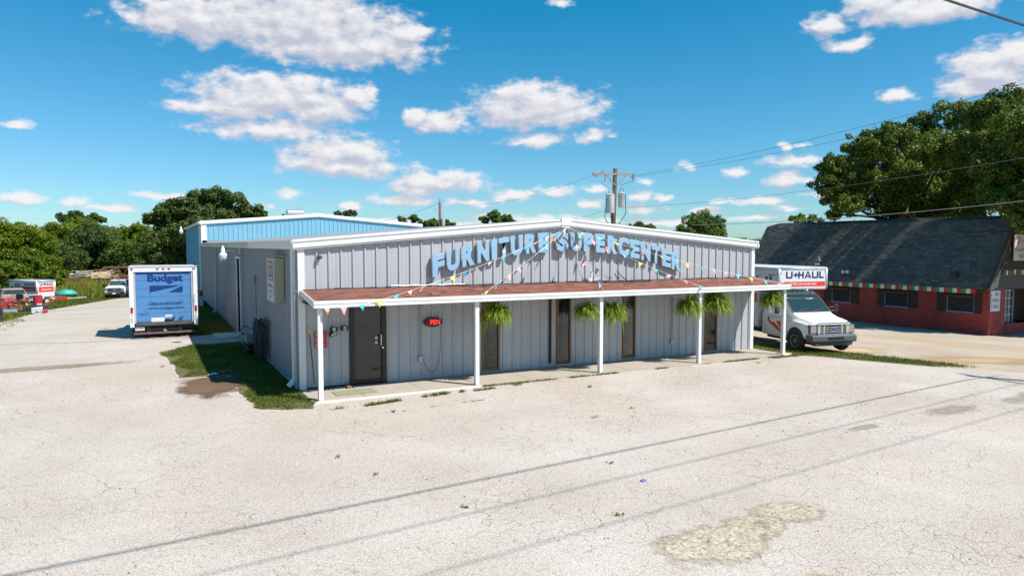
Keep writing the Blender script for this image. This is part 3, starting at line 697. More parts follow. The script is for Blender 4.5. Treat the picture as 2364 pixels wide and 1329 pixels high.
# ------------------------------------------------------------ blue building behind
BB = thing('blue_building', 'taller light blue ribbed metal building joined behind the grey shop', 'building', (0, 0, 0))
HB = 5.07; LB = 20.0
def broof(x): return HB+RISE*(1-abs(x-W/2)/(W/2))
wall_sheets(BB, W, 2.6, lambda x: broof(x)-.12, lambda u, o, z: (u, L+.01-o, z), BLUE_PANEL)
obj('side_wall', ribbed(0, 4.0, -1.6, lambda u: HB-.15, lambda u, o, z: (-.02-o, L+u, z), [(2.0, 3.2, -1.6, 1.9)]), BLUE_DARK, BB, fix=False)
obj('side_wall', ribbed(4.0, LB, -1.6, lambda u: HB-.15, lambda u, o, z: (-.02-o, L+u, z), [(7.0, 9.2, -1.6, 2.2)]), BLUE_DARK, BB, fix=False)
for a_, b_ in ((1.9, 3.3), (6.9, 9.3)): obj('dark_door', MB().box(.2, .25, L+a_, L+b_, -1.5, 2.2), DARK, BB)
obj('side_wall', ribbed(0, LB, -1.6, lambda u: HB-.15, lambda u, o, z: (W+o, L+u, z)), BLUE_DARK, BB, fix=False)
for (x0, x1, z0, z1) in ((-.12, W/2, HB, HB+RISE), (W/2, W+.12, HB+RISE, HB)):
    rings = []
    for x, z in ((x0, z0), (x1, z1)):
        rings.append([(x, L-.08+a, z+b) for a, b in ((0, -.17), (.1, -.17), (.1, .05), (.03, .07), (-.03, .04), (-.05, -.04), (-.04, -.15))])
    obj('rake_trim', MB().loft(rings), WHITE, BB)
obj('roof', MB().loft([[(-.1, L, HB), (W/2, L, HB+RISE), (W+.1, L, HB), (W+.1, L, HB-.1), (W/2, L, HB+RISE-.1), (-.1, L, HB-.1)], [(-.1, L+LB, HB), (W/2, L+LB, HB+RISE), (W+.1, L+LB, HB), (W+.1, L+LB, HB-.1), (W/2, L+LB, HB+RISE-.1), (-.1, L+LB, HB-.1)]]), GREYM, BB)
obj('corner_trim', MB().box(-.06, .28, L-.06, L+.005, 3.4, HB-.14), WHITE, BB)
obj('gutter', MB().box(-.22, -.08, L-.08, L+LB, HB-.12, HB+.03), WHITE, BB, bevel=.02)
obj('downspout', MB().box(-.17, -.06, L+.3, L+.45, -1.2, HB-.1), WHITE, BB)
v = MB().box(W/2-1.5, W/2-.1, L+5, L+6.2, HB+.3, HB+RISE+.25); v.ring((W/2-.3, L+5.6, HB+RISE+.25), (1, 0, 0), [(-.9, .01), (-.9, .35), (.3, .35), (.3, .01)], 14)
obj('roof_vent', v, GREYM, BB)

# ------------------------------------------------------------ wall lamps
def barn_lamp(px, py, pz, wy, label):
    t = thing('wall_lamp', label, 'lamp', (px, py, pz), 0, 'white yard lamps on arms')
    arm = MB(); pts = []
    for i in range(9):
        a = i/8; pts.append((-px*a, (wy-py)*a, .13+.10*math.sin(a*math.pi)-.25*a*a))
    obj('arm', arm.tube(pts, .016, 8), GREYM, t)
    obj('lamp_head', MB().ring((0, 0, 0), (0, 0, 1), [(-.02, .15), (.03, .15), (.10, .11), (.13, .07), (.30, .065), (.32, .04), (.36, .035), (.40, .02), (.40, .001)], 20), WHITE, t, smooth=True)
    obj('lens_bowl', MB().ring((0, 0, 0), (0, 0, -1), [(.0, .145), (.10, .14), (.20, .11), (.23, .06), (.235, .001)], 20), mat('frosted_lens', (.62, .60, .52), .25), t, smooth=True)
    t.scale = (.9, .9, .85)
    return t
barn_lamp(-.88, 9.15, 3.20, 11.0, 'white yard lamp on curved arm over the open side doorway')
barn_lamp(-1.1, L+3.5, HB-.55, L+4.5, 'far white yard lamp by the blue building eave')

# ------------------------------------------------------------ lit side sign
t = thing('sign_box', 'pale sign box with H emblem hung high on the grey side wall', 'sign', (-.04, 2.35, 2.62))
obj('box_frame', MB().box(-.26, .0, -.62, .62, -.60, .60), mat('cream_metal', (.42, .39, .27), .5, 0, .06, 3), t, bevel=.01)
obj('bracket', MB().box(-.06, .0, -.9, .8, .62, .66), GREYM, t)
f = obj('sign_face', MB().box(-.272, -.261, -.58, .58, -.56, .56), mat('aged_sign_face', (.50, .51, .50), .5, 0, .05, 3), t)
obj('emblem_frame', MB().box(-.276, -.273, -.48, .40, -.02, .52), DRED, f)
obj('emblem_frame', MB().box(-.279, -.2765, -.48, .40, .40, .52), mat('dull_orange', (.45, .14, .06), .6), f)
obj('emblem_frame', MB().box(-.282, -.2795, -.34, .26, .03, .44), WHITEP, f)
obj('emblem_panel', MB().box(-.286, -.2825, -.29, .21, .06, .41), mat('emblem_dark', (.10, .11, .11), .4), f)
decal('sign_text', 'H', SIDEL, -.05, .17, .18, .15, WHITEP, f, .05, depth=.288)
decal('sign_text', 'Elite-Homes', SIDEL, -.44, -.20, .84, .12, FUR, f, .01, depth=.2735)
decal('sign_text', 'Furniture Showroom', SIDEL, -.44, -.32, .84, .06, FUR, f, depth=.2735)
obj('sign_rule', MB().box(-.2745, -.2725, -.54, .54, -.38, -.365), DRED, f)
decal('sign_text', 'SLEEPER', SIDEL, -.26, -.49, .48, .06, FUR, f, depth=.2735)
t2 = obj('meter_box', MB().box(-.18, -.04, 7.45, 7.85, .55, .92), mat('teal_grey_box', (.16, .27, .32), .5), None, bevel=.01)
t2['label'] = 'small blue grey electrical box low on the side wall'; t2['category'] = 'electrical box'
t2 = thing('wall_conduit', 'thin conduit pipe with pull box running up the grey side wall', 'conduit', (-.06, 7.3, 0))
obj('pipe', MB().tube([(0, 0, .35), (0, 0, 2.35)], .02, 6), W_PANEL2, t2)
obj('pull_box', MB().box(-.06, .03, -.09, .09, 2.3, 2.55), mat('teal_grey_box', (.16, .27, .32)), t2)
obj('cable', MB().tube([(0, 0, .35), (-.1, .2, .5), (-.2, .6, .35), (-.25, .9, .05)], .014, 5), WIREM, t2)
# coiled hoses
t = thing('hose_bundle', 'bundle of dark looped hoses hanging against the grey side wall', 'hose', (-.14, 4.9, 0))
rnd = random.Random(2)
for k in range(26):
    y = rnd.uniform(-.62, .62); wd = rnd.uniform(.05, .16); x = -rnd.uniform(0, .22); lo = rnd.uniform(.03, .45); hi = rnd.uniform(1.18, 1.30)
    pts = [(x, y-wd, hi-.1), (x, y-wd*.5, hi), (x, y+wd*.4, hi), (x, y+wd, hi-.12), (x-.03, y+wd*1.1, (hi+lo)/2), (x-.02, y+wd*.7, lo), (x, y, lo-.02), (x, y-wd*.8, lo+.1), (x+.01, y-wd, (hi+lo)/2), (x, y-wd, hi-.1)]
    obj('hose', MB().tube(pts, rnd.uniform(.012, .02), 6), WIREM if k % 5 else mat('brown_hose', (.10, .06, .04), .6), t)
obj('hook_rail', MB().box(.0, .05, -.7, .7, 1.2, 1.26), WOODBR, t)
# condenser on stand
t = thing('pump_unit', 'small dark pump unit on a stand with a grey housing on top', 'pump', (-.35, 6.5, 0))
obj('stand', MB().box(-.22, -.17, -.4, -.35, 0, .36).box(.17, .22, -.4, -.35, 0, .36).box(-.22, -.17, .35, .4, 0, .36).box(.17, .22, .35, .4, 0, .36).box(-.25, .25, -.42, .42, .36, .41), mat('dark_metal', (.045, .045, .05), .6), t)
obj('motor', MB().cyl((0, 0, .2), (0, 1, 0), .14, .5, 16), BLACK, t, smooth=True)
obj('housing', MB().box(-.16, .16, -.3, .12, .41, .68), mat('pump_grey', (.20, .19, .20), .6, 0, .1), t, bevel=.02)
obj('cable', MB().tube([(-.1, .1, .6), (-.3, .25, .75), (-.1, .6, .9), (.2, 1.0, .7)], .015, 5), WIREM, t)
o = obj('concrete_step', MB().box(-1.0, .0, 11.5, 13.0, -.02, .02), CONC2); o['label'] = 'thin pale step slab at the open side doorway'; o['category'] = 'step'
o = obj('paper_scrap', MB().add([(-1.9, 3.1, .01), (-1.72, 3.05, .03), (-1.68, 3.2, .06), (-1.86, 3.24, .02), (-1.6, 3.15, .015)], [(0, 1, 2, 3), (1, 4, 2)]), WHITEP); o['label'] = 'crumpled white scrap lying in the shaded grass'; o['category'] = 'litter'

# ------------------------------------------------------------ small things on the porch
t = thing('extension_pole', 'black and yellow telescopic pole leaning in the porch corner', 'pole', (.33, -.10, 0))
obj('shaft', MB().tube([(0, -.02, .03), (-.10, .02, 1.42)], .012, 8), BLACK, t)
obj('grip', MB().tube([(-.092, .018, 1.36), (-.105, .022, 1.52)], .024, 8), YEL, t)
obj('collar', MB().tube([(0, -.02, .06), (-.007, -.017, .16)], .02, 8), YEL, t)
t = thing('notice_sign', 'red wall notice half hidden behind the first white post', 'sign', (.51, -.045, 1.22))
obj('plate', MB().box(-.145, .145, -.008, .0, -.21, .21), mat('notice_red', (.62, .03, .04), .4), t)
for k, w_ in enumerate(('CALL', 'AFTER', 'HOURS')): decal('notice_text', w_, FRONT, -.12, .09-k*.13, .2, .07, WHITEP, t, .01, depth=.009)
def key_box(x, z, lab, nm, tx):
    t = thing('key_drop_box', lab, 'key box', (x, -.09, z), 0, 'black key drop boxes beside the door')
    obj('casing', MB().box(-.085, .085, -.06, .055, -.055, .055), BLACK, t, bevel=.015)
    q = obj('number_label', MB().box(tx-.035, tx+.035, -.064, -.061, -.045, .048), WHITEP, t)
    obj('label_field', MB().box(tx-.028, tx+.028, -.0665, -.0645, -.038, .02), mat('label_green', (.0, .25, .13), .5), q)
    decal('label_text', nm, FRONT, tx-.012, -.03, .024, .042, WHITEP, q, .02, depth=.068)
    if nm != '2': obj('key_stub', MB().cyl((.10, -.03, -.01), (1, -.3, -.4), .008, .05, 8), CHROME, t)
    else: obj('key_knob', MB().cyl((-.03, -.065, -.015), (0, 1, 0), .018, .02, 12), CHROME, t)
key_box(.82, 1.46, 'upper black key drop box with green number 1', '1', .0)
key_box(.80, 1.34, 'lower black key drop box with green number 2', '2', .03)
key_box(1.09, 1.47, 'black key drop box with green number 3 nearest the door', '3', .0)
t = thing('open_sign', 'oval black OPEN sign with glowing red letters on the wall', 'sign', (3.46, -.08, 1.51))
obj('oval_board', MB().ring((0, 0, 0), (0, -1, 0), [(-.03, .001), (-.03, .255), (.02, .265), (.025, .25), (.03, .001)], 40), BLACK, t, smooth=False).scale = (1, 1, .48)
LIT = mat('lit_red', (.5, .01, .01), .4, emit=(1, .02, .02), est=2.2)
decal('lit_text', 'PEN', FRONT, -.085, -.065, .275, .13, LIT, t, .012, shear=.0, depth=.033)
rg = MB()
for k in range(24):
    a = 2*math.pi*k/24; b_ = 2*math.pi*(k+1)/24; rg.bar((-.135+.045*math.cos(a), -.034, .065*math.sin(a)), (-.135+.045*math.cos(b_), -.034, .065*math.sin(b_)), .012, .004)
obj('dim_letter', rg, mat('dim_red', (.25, .01, .02), .4, emit=(1, .03, .03), est=.25), t)
obj('hanging_wire', MB().tube([(-.14, 0, .08), (-.14, 0, .34)], .003, 4).tube([(.14, 0, .08), (.14, 0, .34)], .003, 4), WIREM, t)
t = thing('steel_rods', 'short dark steel rods lying on the slab behind the first post', 'rods', (.62, -.25, 0))
for k in range(5): obj('rod', MB().tube([(-.14+k*.06, -.16, .012), (-.04+k*.055, .2, .012)], .010, 6), RUST if k % 2 else BLACK, t)
o = obj('wood_block', MB().box(1.06, 1.17, -.42, -.04, .0, .06), mat('raw_wood', (.23, .14, .085), .8, 0, .2, 8)); o['label'] = 'short brown wood block on the slab beside the door'; o['category'] = 'wood block'
o = obj('door_mat', MB().box(.62, 1.62, -1.18, -.62, .001, .012), mat('faded_green_mat', (.27, .27, .17), .95, 0, .15, 4, dirt=(.10, .10, .06), dirt_amt=.4)); o['label'] = 'faded olive door mat on the slab near the glass door'; o['category'] = 'mat'

# lamp head and cable lying on the canopy roof
t = thing('lamp_cluster', 'old white floodlight cluster lying on the brown canopy roof', 'lamp', (8.5, -.22, CZ0-.02))
obj('lamp_can', MB().cyl((-.15, 0, .07), (1, .4, .1), .06, .16, 12).cyl((.1, -.05, .08), (.8, -.5, .3), .07, .16, 12), TRANS, t, smooth=False)
obj('lamp_can', MB().cyl((-.05, .05, .22), (.1, .1, 1), .035, .22, 12), WHITE, t)
obj('wiring', MB().tube([(-.3, -.1, .03), (-.1, -.18, .03), (.1, -.12, .05), (.3, -.1, .03)], .012, 5), WIREM, t)
cab = MB(); pts = []
for i in range(40):
    x = 4.1+i*(8.3-4.1)/39; y = -.18-.10*math.sin(i*.35)-.1*math.sin(i*.11+1); pts.append((x, y, cz(y)+.035))
cab.tube(pts, .011, 5)
pts = [(9.45, -.06, 2.78), (9.6, -.08, 2.62), (9.75, -.12, 2.50)]
for i in range(22):
    a = i/21*2*math.pi; x = 10.15+.42*-math.cos(a); y = -.28-.14*math.sin(a); pts.append((x, y, cz(y)+.035))
pts += [(9.5, -.35, cz(-.35)+.035), (9.1, -.38, cz(-.38)+.035), (8.8, -.3, cz(-.3)+.035)]
o = obj('loose_cable', cab.tube(pts, .013, 5), WIREM); o['label'] = 'loose black cable snaking and looping along the canopy roof'; o['category'] = 'cable'
pts = []
for i in range(20):
    x = 2.3+i*.11; pts.append((x, -.09-.012*math.sin(i), CZ0+.045+.01*math.sin(i*1.3)))
o = obj('roof_pipe', MB().tube(pts, .016, 6), WHITE); o['label'] = 'thin white pipe along the wall just above the canopy roof'; o['category'] = 'pipe'

# ------------------------------------------------------------ hanging ferns
FERN = leaf_mat('fern_green', (.27, .34, .025), (.18, .26, .02), .4, .5, 3)
def fern_mesh(seed, nf=330):
    r = random.Random(seed); V = []; F = []; lop = r.uniform(0, 6.28)
    for k in range(nf):
        a = r.uniform(0, 2*math.pi); up = r.uniform(.2, 1.45); big = 1+.22*math.cos(a-lop)
        ln = r.uniform(.26, .44)*big; droop = r.uniform(1.8, 3.6)
        if r.random() < .07: ln *= 1.5; droop = 4.2
        p = Vector((math.cos(a)*.05, math.sin(a)*.05, .02)); d = Vector((math.cos(a)*math.cos(up), math.sin(a)*math.cos(up), math.sin(up)))
        n = 11; side = Vector((-math.sin(a), math.cos(a), 0)).normalized(); st = ln/n; tw = r.uniform(-.7, .7)
        sd = (side+Vector((0, 0, tw))).normalized()
        for i in range(n):
            q = p+d*st; w = .036*math.sin(math.pi*min(1, (i+1.2)/(n+.6)))**.7*(1-.35*i/n)+.006
            for s_ in (-1, 1):
                for h_ in (0, 1):
                    b0 = p+d*st*(h_*.5); b1 = p+d*st*(h_*.5+.42); tip = b0+sd*s_*w*r.uniform(.8, 1.15)+d*st*.35+Vector((0, 0, -.006))
                    k0 = len(V); V += [tuple(b0), tuple(b1), tuple(tip)]; F.append((k0, k0+1, k0+2))
            p = q; d = (d+Vector((0, 0, -1))*droop/n).normalized()
    me = bpy.data.meshes.new('fronds'); me.from_pydata(V, [], F); me.update(); me.materials.append(FERN); return me
fm1 = [fern_mesh(s_, n_) for s_, n_ in ((11, 340), (12, 260), (13, 420), (14, 300), (15, 380), (16, 280))]
def fern(x, y, z, i, s, label):
    t = thing('hanging_fern', label, 'hanging fern', (x, y, z), i*1.3, 'ferns hanging under the porch fascia')
    o = obj('fronds', fm1[i], None, t, kind='stuff'); o.scale = (s, s, s)
    obj('basket', MB().ring((0, 0, -.08), (0, 0, 1), [(-.06, .001), (-.06, .08), (.08, .12), (.085, .11)], 16), mat('basket_brown', (.05, .035, .03), .8), t, smooth=True)
    h = MB()
    for k in range(3):
        a = k*2.1; h.tube([(.11*math.cos(a), .11*math.sin(a), 0), (0, 0, .36)], .003, 4)
    h.tube([(0, 0, .36), (0, 0, max(.4, CZ1-.12-z))], .004, 4)
    obj('hanger', h, WIREG, t)
for i, (x, y, z, s, lb) in enumerate([(4.86, -1.22, 1.72, .98, 'hanging fern just right of the second white post, alone in its bay'),
    (7.62, -1.15, 1.68, .92, 'hanging fern just left of the middle white post'), (8.52, -1.15, 1.62, .92, 'hanging fern just right of the middle white post, lowest of all'),
    (11.28, -1.2, 1.68, 1.0, 'hanging fern just left of the fourth white post'), (12.36, -1.2, 1.69, 1.08, 'fullest hanging fern, right of the fourth white post'),
    (14.82, -1.25, 1.74, 1.0, 'hanging fern at the canopy end in front of the moving truck')]):
    fern(x, y, z, i, s*1.28, lb)
t = thing('wind_chime', 'tiny glass chime dangling from the fascia left of the second post', 'wind chime', (3.66, -1.4, 1.95))
obj('string', MB().tube([(0, 0, 0), (0, 0, .2)], .003, 4), WHITE, t)
for k in range(3): obj('bead', MB().ring((0, 0, -.05*k), (0, 0, 1), [(-.015, .001), (0, .013), (.015, .001)], 8), TEAL, t)

# ------------------------------------------------------------ pennant strings
PC = [mat('pennant_yellow', (.80, .66, .07), .4, trans=0), mat('pennant_teal', (.03, .50, .42), .4), mat('pennant_pink', (.80, .38, .42), .4), mat('pennant_salmon', (.80, .33, .22), .4), mat('pennant_blue', (.04, .42, .68), .4)]
APEX = Vector((W/2+.02, -.17, HE+RISE-.24))
ends = [((1.55, -1.63, 2.27), (.16, -1.6, 2.14), 'pennant string running from the gable peak to the first white post', .42),
        ((PX[1]+.05, -1.62, 2.30), None, 'pennant string running from the gable peak to the second white post', .44),
        ((PX[2], -1.62, 2.30), None, 'short pennant string running from the gable peak to the middle white post', .34),
        ((PX[3], -1.62, 2.30), None, 'pennant string running from the gable peak to the fourth white post', .5),
        ((PX[4]-.15, -1.62, 2.30), None, 'pennant string running from the gable peak to the far right post', .5)]
rnd = random.Random(9)
for k, (e, e2, lb, stp) in enumerate(ends):
    t = thing('pennant_string', lb, 'pennant string', tuple(APEX), 0, 'pennant strings from the gable peak')
    e = Vector(e)-APEX; pts = []
    nn = 24; sag = (.20, .10, .06, .15, .20)[k]
    for i in range(nn+1):
        a = i/nn; pts.append(Vector((e.x*a, e.y*a, e.z*a-sag*4*a*(1-a)*.6)))
    if e2:
        e2 = Vector(e2)-APEX
        for i in range(1, 7): a = i/6; pts.append(e.lerp(e2, a)+Vector((0, 0, -.06*math.sin(math.pi*a))))
    obj('cord', MB().tube(pts, .0042, 4), WHITE, t)
    cum = [0]
    for a, b in zip(pts[:-1], pts[1:]): cum.append(cum[-1]+(b-a).length)
    s_ = .12+.1*k; ci = k*2
    while s_ < cum[-1]-.02:
        i = max(j for j in range(len(cum)) if cum[j] <= s_); i = min(i, len(pts)-2)
        f_ = (s_-cum[i])/(cum[i+1]-cum[i]); p = pts[i].lerp(pts[i+1], f_); d = (pts[i+1]-pts[i]).normalized()
        blow = Vector((rnd.uniform(-.9, .3), rnd.uniform(-.8, .3), rnd.uniform(-1.0, -.25))).normalized()
        if e2 and s_ > cum[nn]-.5: blow = Vector((.1, -.1, -1)).normalized()
        hl = rnd.uniform(.14, .19); wd = rnd.uniform(.06, .08)
        mid = p+blow*hl*.5+Vector((0, rnd.uniform(-.03, .03), 0))
        fl = MB().add([p-d*wd, p+d*wd, mid+d*wd*.5, mid-d*wd*.5, p+blow*hl+d*rnd.uniform(-.02, .02)], [(0, 1, 2, 3), (3, 2, 4)])
        fl.add([tuple(Vector(q)+Vector((0, .002, 0))) for q in (p-d*wd, p+d*wd, mid+d*wd*.5, mid-d*wd*.5, p+blow*hl)], [(3, 2, 1, 0), (4, 2, 3)])
        obj('pennant', fl, PC[ci % 5], t, fix=False); ci += 1
        s_ += stp*rnd.uniform(.85, 1.15)

# ------------------------------------------------------------ wheels and vehicles
def wheel(parent, x, y, r=.37, w=.24, side=-1, holes=8, rimcol=None, z=None):
    """side: -1 = outer face looks to -X"""
    z = r if z is None else z; a = Vector((side, 0, 0)); c = Vector((x, y, z))
    ww = obj('wheel', MB().ring(c, a, [(-w/2, r*.6), (-w/2, r*.93), (-w*.36, r), (w*.36, r), (w/2, r*.93), (w/2, r*.64), (w*.38, r*.60)], 32), RUBBER, parent, smooth=False)
    smooth_angle(ww, 30)
    rm = obj('rim', MB().ring(c, a, [(w*.46, r*.64), (w*.47, r*.60), (w*.30, r*.56), (w*.26, r*.42), (w*.36, r*.30), (w*.40, r*.16), (w*.40, .001)], 28), rimcol or PAINT_OLD, ww, smooth=False)
    smooth_angle(rm, 30)
    hm = MB()
    for k in range(holes):
        t_ = 2*math.pi*k/holes; cc = c+a*(w*.335)+Vector((0, math.cos(t_), math.sin(t_)))*r*.40
        hm.cyl(cc, a, r*.065, w*.10, 8)
    hm.cyl(c+a*w*.42, a, r*.10, w*.06, 12)
    obj('hub_hole', hm, BLACK, ww)
    return ww
def ring_body(y, zb, zbelt, zt, wb, wt, rnd_=.06):
    h = [(wb*.96, zb), (wb, zb+.10), (wb, zbelt-.10), (wb-.02, zbelt), (wt, zt-rnd_), (wt-rnd_*.5, zt-rnd_*.25), (wt-rnd_*1.6, zt)]
    return [(x, y, z) for x, z in h]+[(-x, y, z) for x, z in reversed(h)]
def stroke_uhaul(frame, x0, y0, w, h, m, parent, name='uhaul_text', depth=0.0):
    """U-HAUL in heavy square strokes, the dash running into the H"""
    u = w/5.6; t_ = .23*h; g = u*.16; mb = MB()
    def rect(a, b, c, d):
        mb.add([frame @ Vector((x0+a, y0+b, depth)), frame @ Vector((x0+c, y0+b, depth)), frame @ Vector((x0+c, y0+d, depth)), frame @ Vector((x0+a, y0+d, depth))], [(0, 1, 2, 3)])
    def U(x, ww):
        rect(x, 0+t_*.35, x+t_, h); rect(x+ww-t_, t_*.35, x+ww, h); rect(x+t_*.4, 0, x+ww-t_*.4, t_*.9)
    U(0, u); x = u+g
    rect(x, h*.40, x+u*.75, h*.40+t_*.9); rect(x+u*.28, h*.18, x+u*.28+t_*.8, h*.82)
    hx = x+u*.75; rect(hx, 0, hx+t_, h); rect(hx+t_, h*.40, hx+u*.85-t_, h*.40+t_*.9); rect(hx+u*.85-t_, 0, hx+u*.85, h)
    x = hx+u*.85+g
    mb.add([frame @ Vector((x0+a, y0+b, depth)) for a, b in [(x, 0), (x+t_*1.05, 0), (x+u*.5+t_*.1, h), (x+u*.5-t_*.55, h)]], [(0, 1, 2, 3)])
    mb.add([frame @ Vector((x0+a, y0+b, depth)) for a, b in [(x+u-t_*1.05, 0), (x+u, 0), (x+u*.5+t_*.55, h), (x+u*.5-t_*.1, h)]], [(0, 1, 2, 3)])
    rect(x+u*.3, h*.22, x+u*.7, h*.22+t_*.75)
    x += u+g; U(x, u); x += u+g
    rect(x, 0, x+t_, h); rect(x+t_, 0, x+u*.72, t_*.9)
    return obj(name, mb, m, parent, fix=False)
def qd(frame, pts, depth):
    return [frame @ Vector((a, b, depth)) for a, b in pts]
def flat(name, polys, frame, depth, m, parent):
    mb = MB()
    for p in polys: mb.add(qd(frame, p, depth), [tuple(range(len(p)))])
    return obj(name, mb, m, parent, fix=False)
def van_cab(t, mo=0.0):
    rings = [ring_body(-.84, .60, .86, .98, .80, .70, .05), ring_body(-.78, .52, .98, 1.09, .93, .80, .05), ring_body(-.60, .50, 1.03, 1.15, 1.0, .84),
             ring_body(-.1, .46, 1.08, 1.23, 1.02, .86), ring_body(.20, .42, 1.14, 1.33, 1.02, .86), ring_body(.97, .42, 1.20, 2.02, 1.02, .79), ring_body(1.2, .42, 1.20, 2.10, 1.02, .80), ring_body(1.85, .42, 1.20, 2.12, 1.02, .80)]
    b = obj('cab_body', MB().loft(rings), PAINT, t); smooth_angle(b, 40)
    def wsz(y): return 1.33+(2.02-1.33)*(y-.20)/.77
    obj('windshield', MB().add([(-.80, .27, wsz(.27)+.012), (.80, .27, wsz(.27)+.012), (.74, .91, wsz(.91)+.012), (-.74, .91, wsz(.91)+.012)], [(0, 1, 2, 3)]), AUTOG, t, fix=False)
    obj('windshield_seal', MB().add([(-.84, .235, wsz(.235)+.007), (.84, .235, wsz(.235)+.007), (.77, .94, wsz(.94)+.007), (-.77, .94, wsz(.94)+.007)], [(0, 1, 2, 3)]), BLACK, t, fix=False)
    for k in (-.35, .3): obj('wiper', MB().tube([(k-.25, .26, wsz(.26)+.03), (k+.30, .36, wsz(.36)+.03)], .009, 5), BLACK, t)
    for s in (-1, 1):
        def sx(z, o=.012): return s*(1.0-(1.0-.79)*(z-1.20)/(2.06-1.20)+o)
        obj('side_window', MB().add([(sx(1.26), .62, 1.26), (sx(1.26), 1.55, 1.26), (sx(1.92), 1.55, 1.92), (sx(1.92), 1.03, 1.92)], [(0, 1, 2, 3)]), AUTOG, t, fix=False)
        dr = MB()
        for (ya, yb, za, zb_) in ((.42, .43, .5, 1.2), (1.62, 1.63, .5, 1.9)): dr.box(min(s*1.018, s*1.026), max(s*1.018, s*1.026), ya, yb, za, min(zb_, 1.16))
        obj('door_seam', dr, GREYM, t)
        obj('door_handle', MB().box(min(s*1.0, s*1.045), max(s*1.0, s*1.045), 1.42, 1.48, 1.0, 1.12), BLACK, t)
        obj('wheel_arch', MB().ring((s*.985, -.13, .42), (s, 0, 0), [(-.02, .001), (-.02, .47), (.036, .47), (.040, .44), (.036, .001)], 28), BLACK, t)
        mr = obj('side_mirror', MB().box(min(s*(1.22+mo), s*(1.40+mo)), max(s*(1.22+mo), s*(1.40+mo)), .50, .60, 1.32, 1.62), BLACK, t, bevel=.03)
        obj('mirror_arm', MB().tube([(s*1.0, .52, 1.36), (s*1.25, .54, 1.40)], .02, 6).tube([(s*.99, .55, 1.50), (s*1.25, .54, 1.54)], .014, 6), BLACK, mr)
        hl = obj('headlight', MB().box(min(s*.66, s*.925), max(s*.66, s*.925), -.875, -.70, .72, 1.0), LENS, t, bevel=.025)
        obj('turn_signal', MB().box(min(s*.80, s*.935), max(s*.80, s*.935), -.882, -.70, .84, .88), AMBER, hl)
        obj('lamp_bezel', MB().box(min(s*.645, s*.94), max(s*.645, s*.94), -.868, -.70, .70, 1.02), GUNM, hl)
    # grille: chrome surround, black wells, chrome bars, oval badge
    gr = obj('grille', MB().box(-.66, .66, -.93, -.83, 1.0, 1.10).box(-.66, .66, -.92, -.83, .66, .71).box(-.66, -.54, -.925, -.83, .71, 1.0).box(.54, .66, -.925, -.83, .71, 1.0), CHROME, t, bevel=.02)
    obj('grille_well', MB().box(-.54, .54, -.865, -.83, .71, 1.0), BLACK, gr)
    br = MB()
    for z in (.77, .85, .93): br.box(-.52, .52, -.905, -.865, z-.013, z+.013)
    for x in (-.38, .38): br.box(x-.025, x+.025, -.903, -.864, .71, 1.0)
    obj('grille_bar', br, CHROME, gr)
    e = obj('oval_badge', MB().ring((0, -.915, .85), (0, -1, 0), [(-.01, .001), (-.01, .10), (.008, .10), (.010, .001)], 24), mat('badge_blue', (.02, .05, .25), .3), gr)
    e.scale = (1, 1, .5); e.location = (0, 0, .425)
    obj('badge_rim', MB().ring((0, -.913, .85), (0, -1, 0), [(-.01, .10), (.009, .10), (.009, .115), (-.01, .115)], 24), CHROME, e)
    bp = obj('front_bumper', MB().loft([[(x, y, z) for (y, z) in ((-1.02+c, .40), (-1.06+c, .46), (-1.06+c, .62), (-1.02+c, .655), (-.72, .655), (-.72, .40))] for x, c in ((-1.0, .20), (-.93, .05), (-.5, 0), (.5, 0), (.93, .05), (1.0, .20))]), GUNM, t)
    obj('bumper_slot', MB().box(-.34, .34, -1.066, -1.02, .50, .59), BLACK, bp)
    obj('valance', MB().box(-.80, .80, -.98, -.7, .27, .40), GUNM, bp, bevel=.03)
    ls = MB()
    for k in range(9): ls.box(-.5+k*.115, -.43+k*.115, -.986, -.975, .32, .345)
    obj('valance_slot', ls, BLACK, bp)
    for k, x in enumerate((-.58, -.22, 0, .22, .58)): obj('roof_marker', MB().ring((x, 1.06, 2.085), (0, 0, 1), [(-.01, .05), (.02, .045), (.05, .02), (.055, .001)], 12), LENS, t)
    obj('underbody', MB().box(-.75, .75, -.6, 1.9, .28, .46), BLACK, t)
    for s in (-1, 1): wheel(t, s*.935, -.13, .375, .22, s, rimcol=mat('steel_rim', (.45, .45, .45), .4, .2, .1, 5))

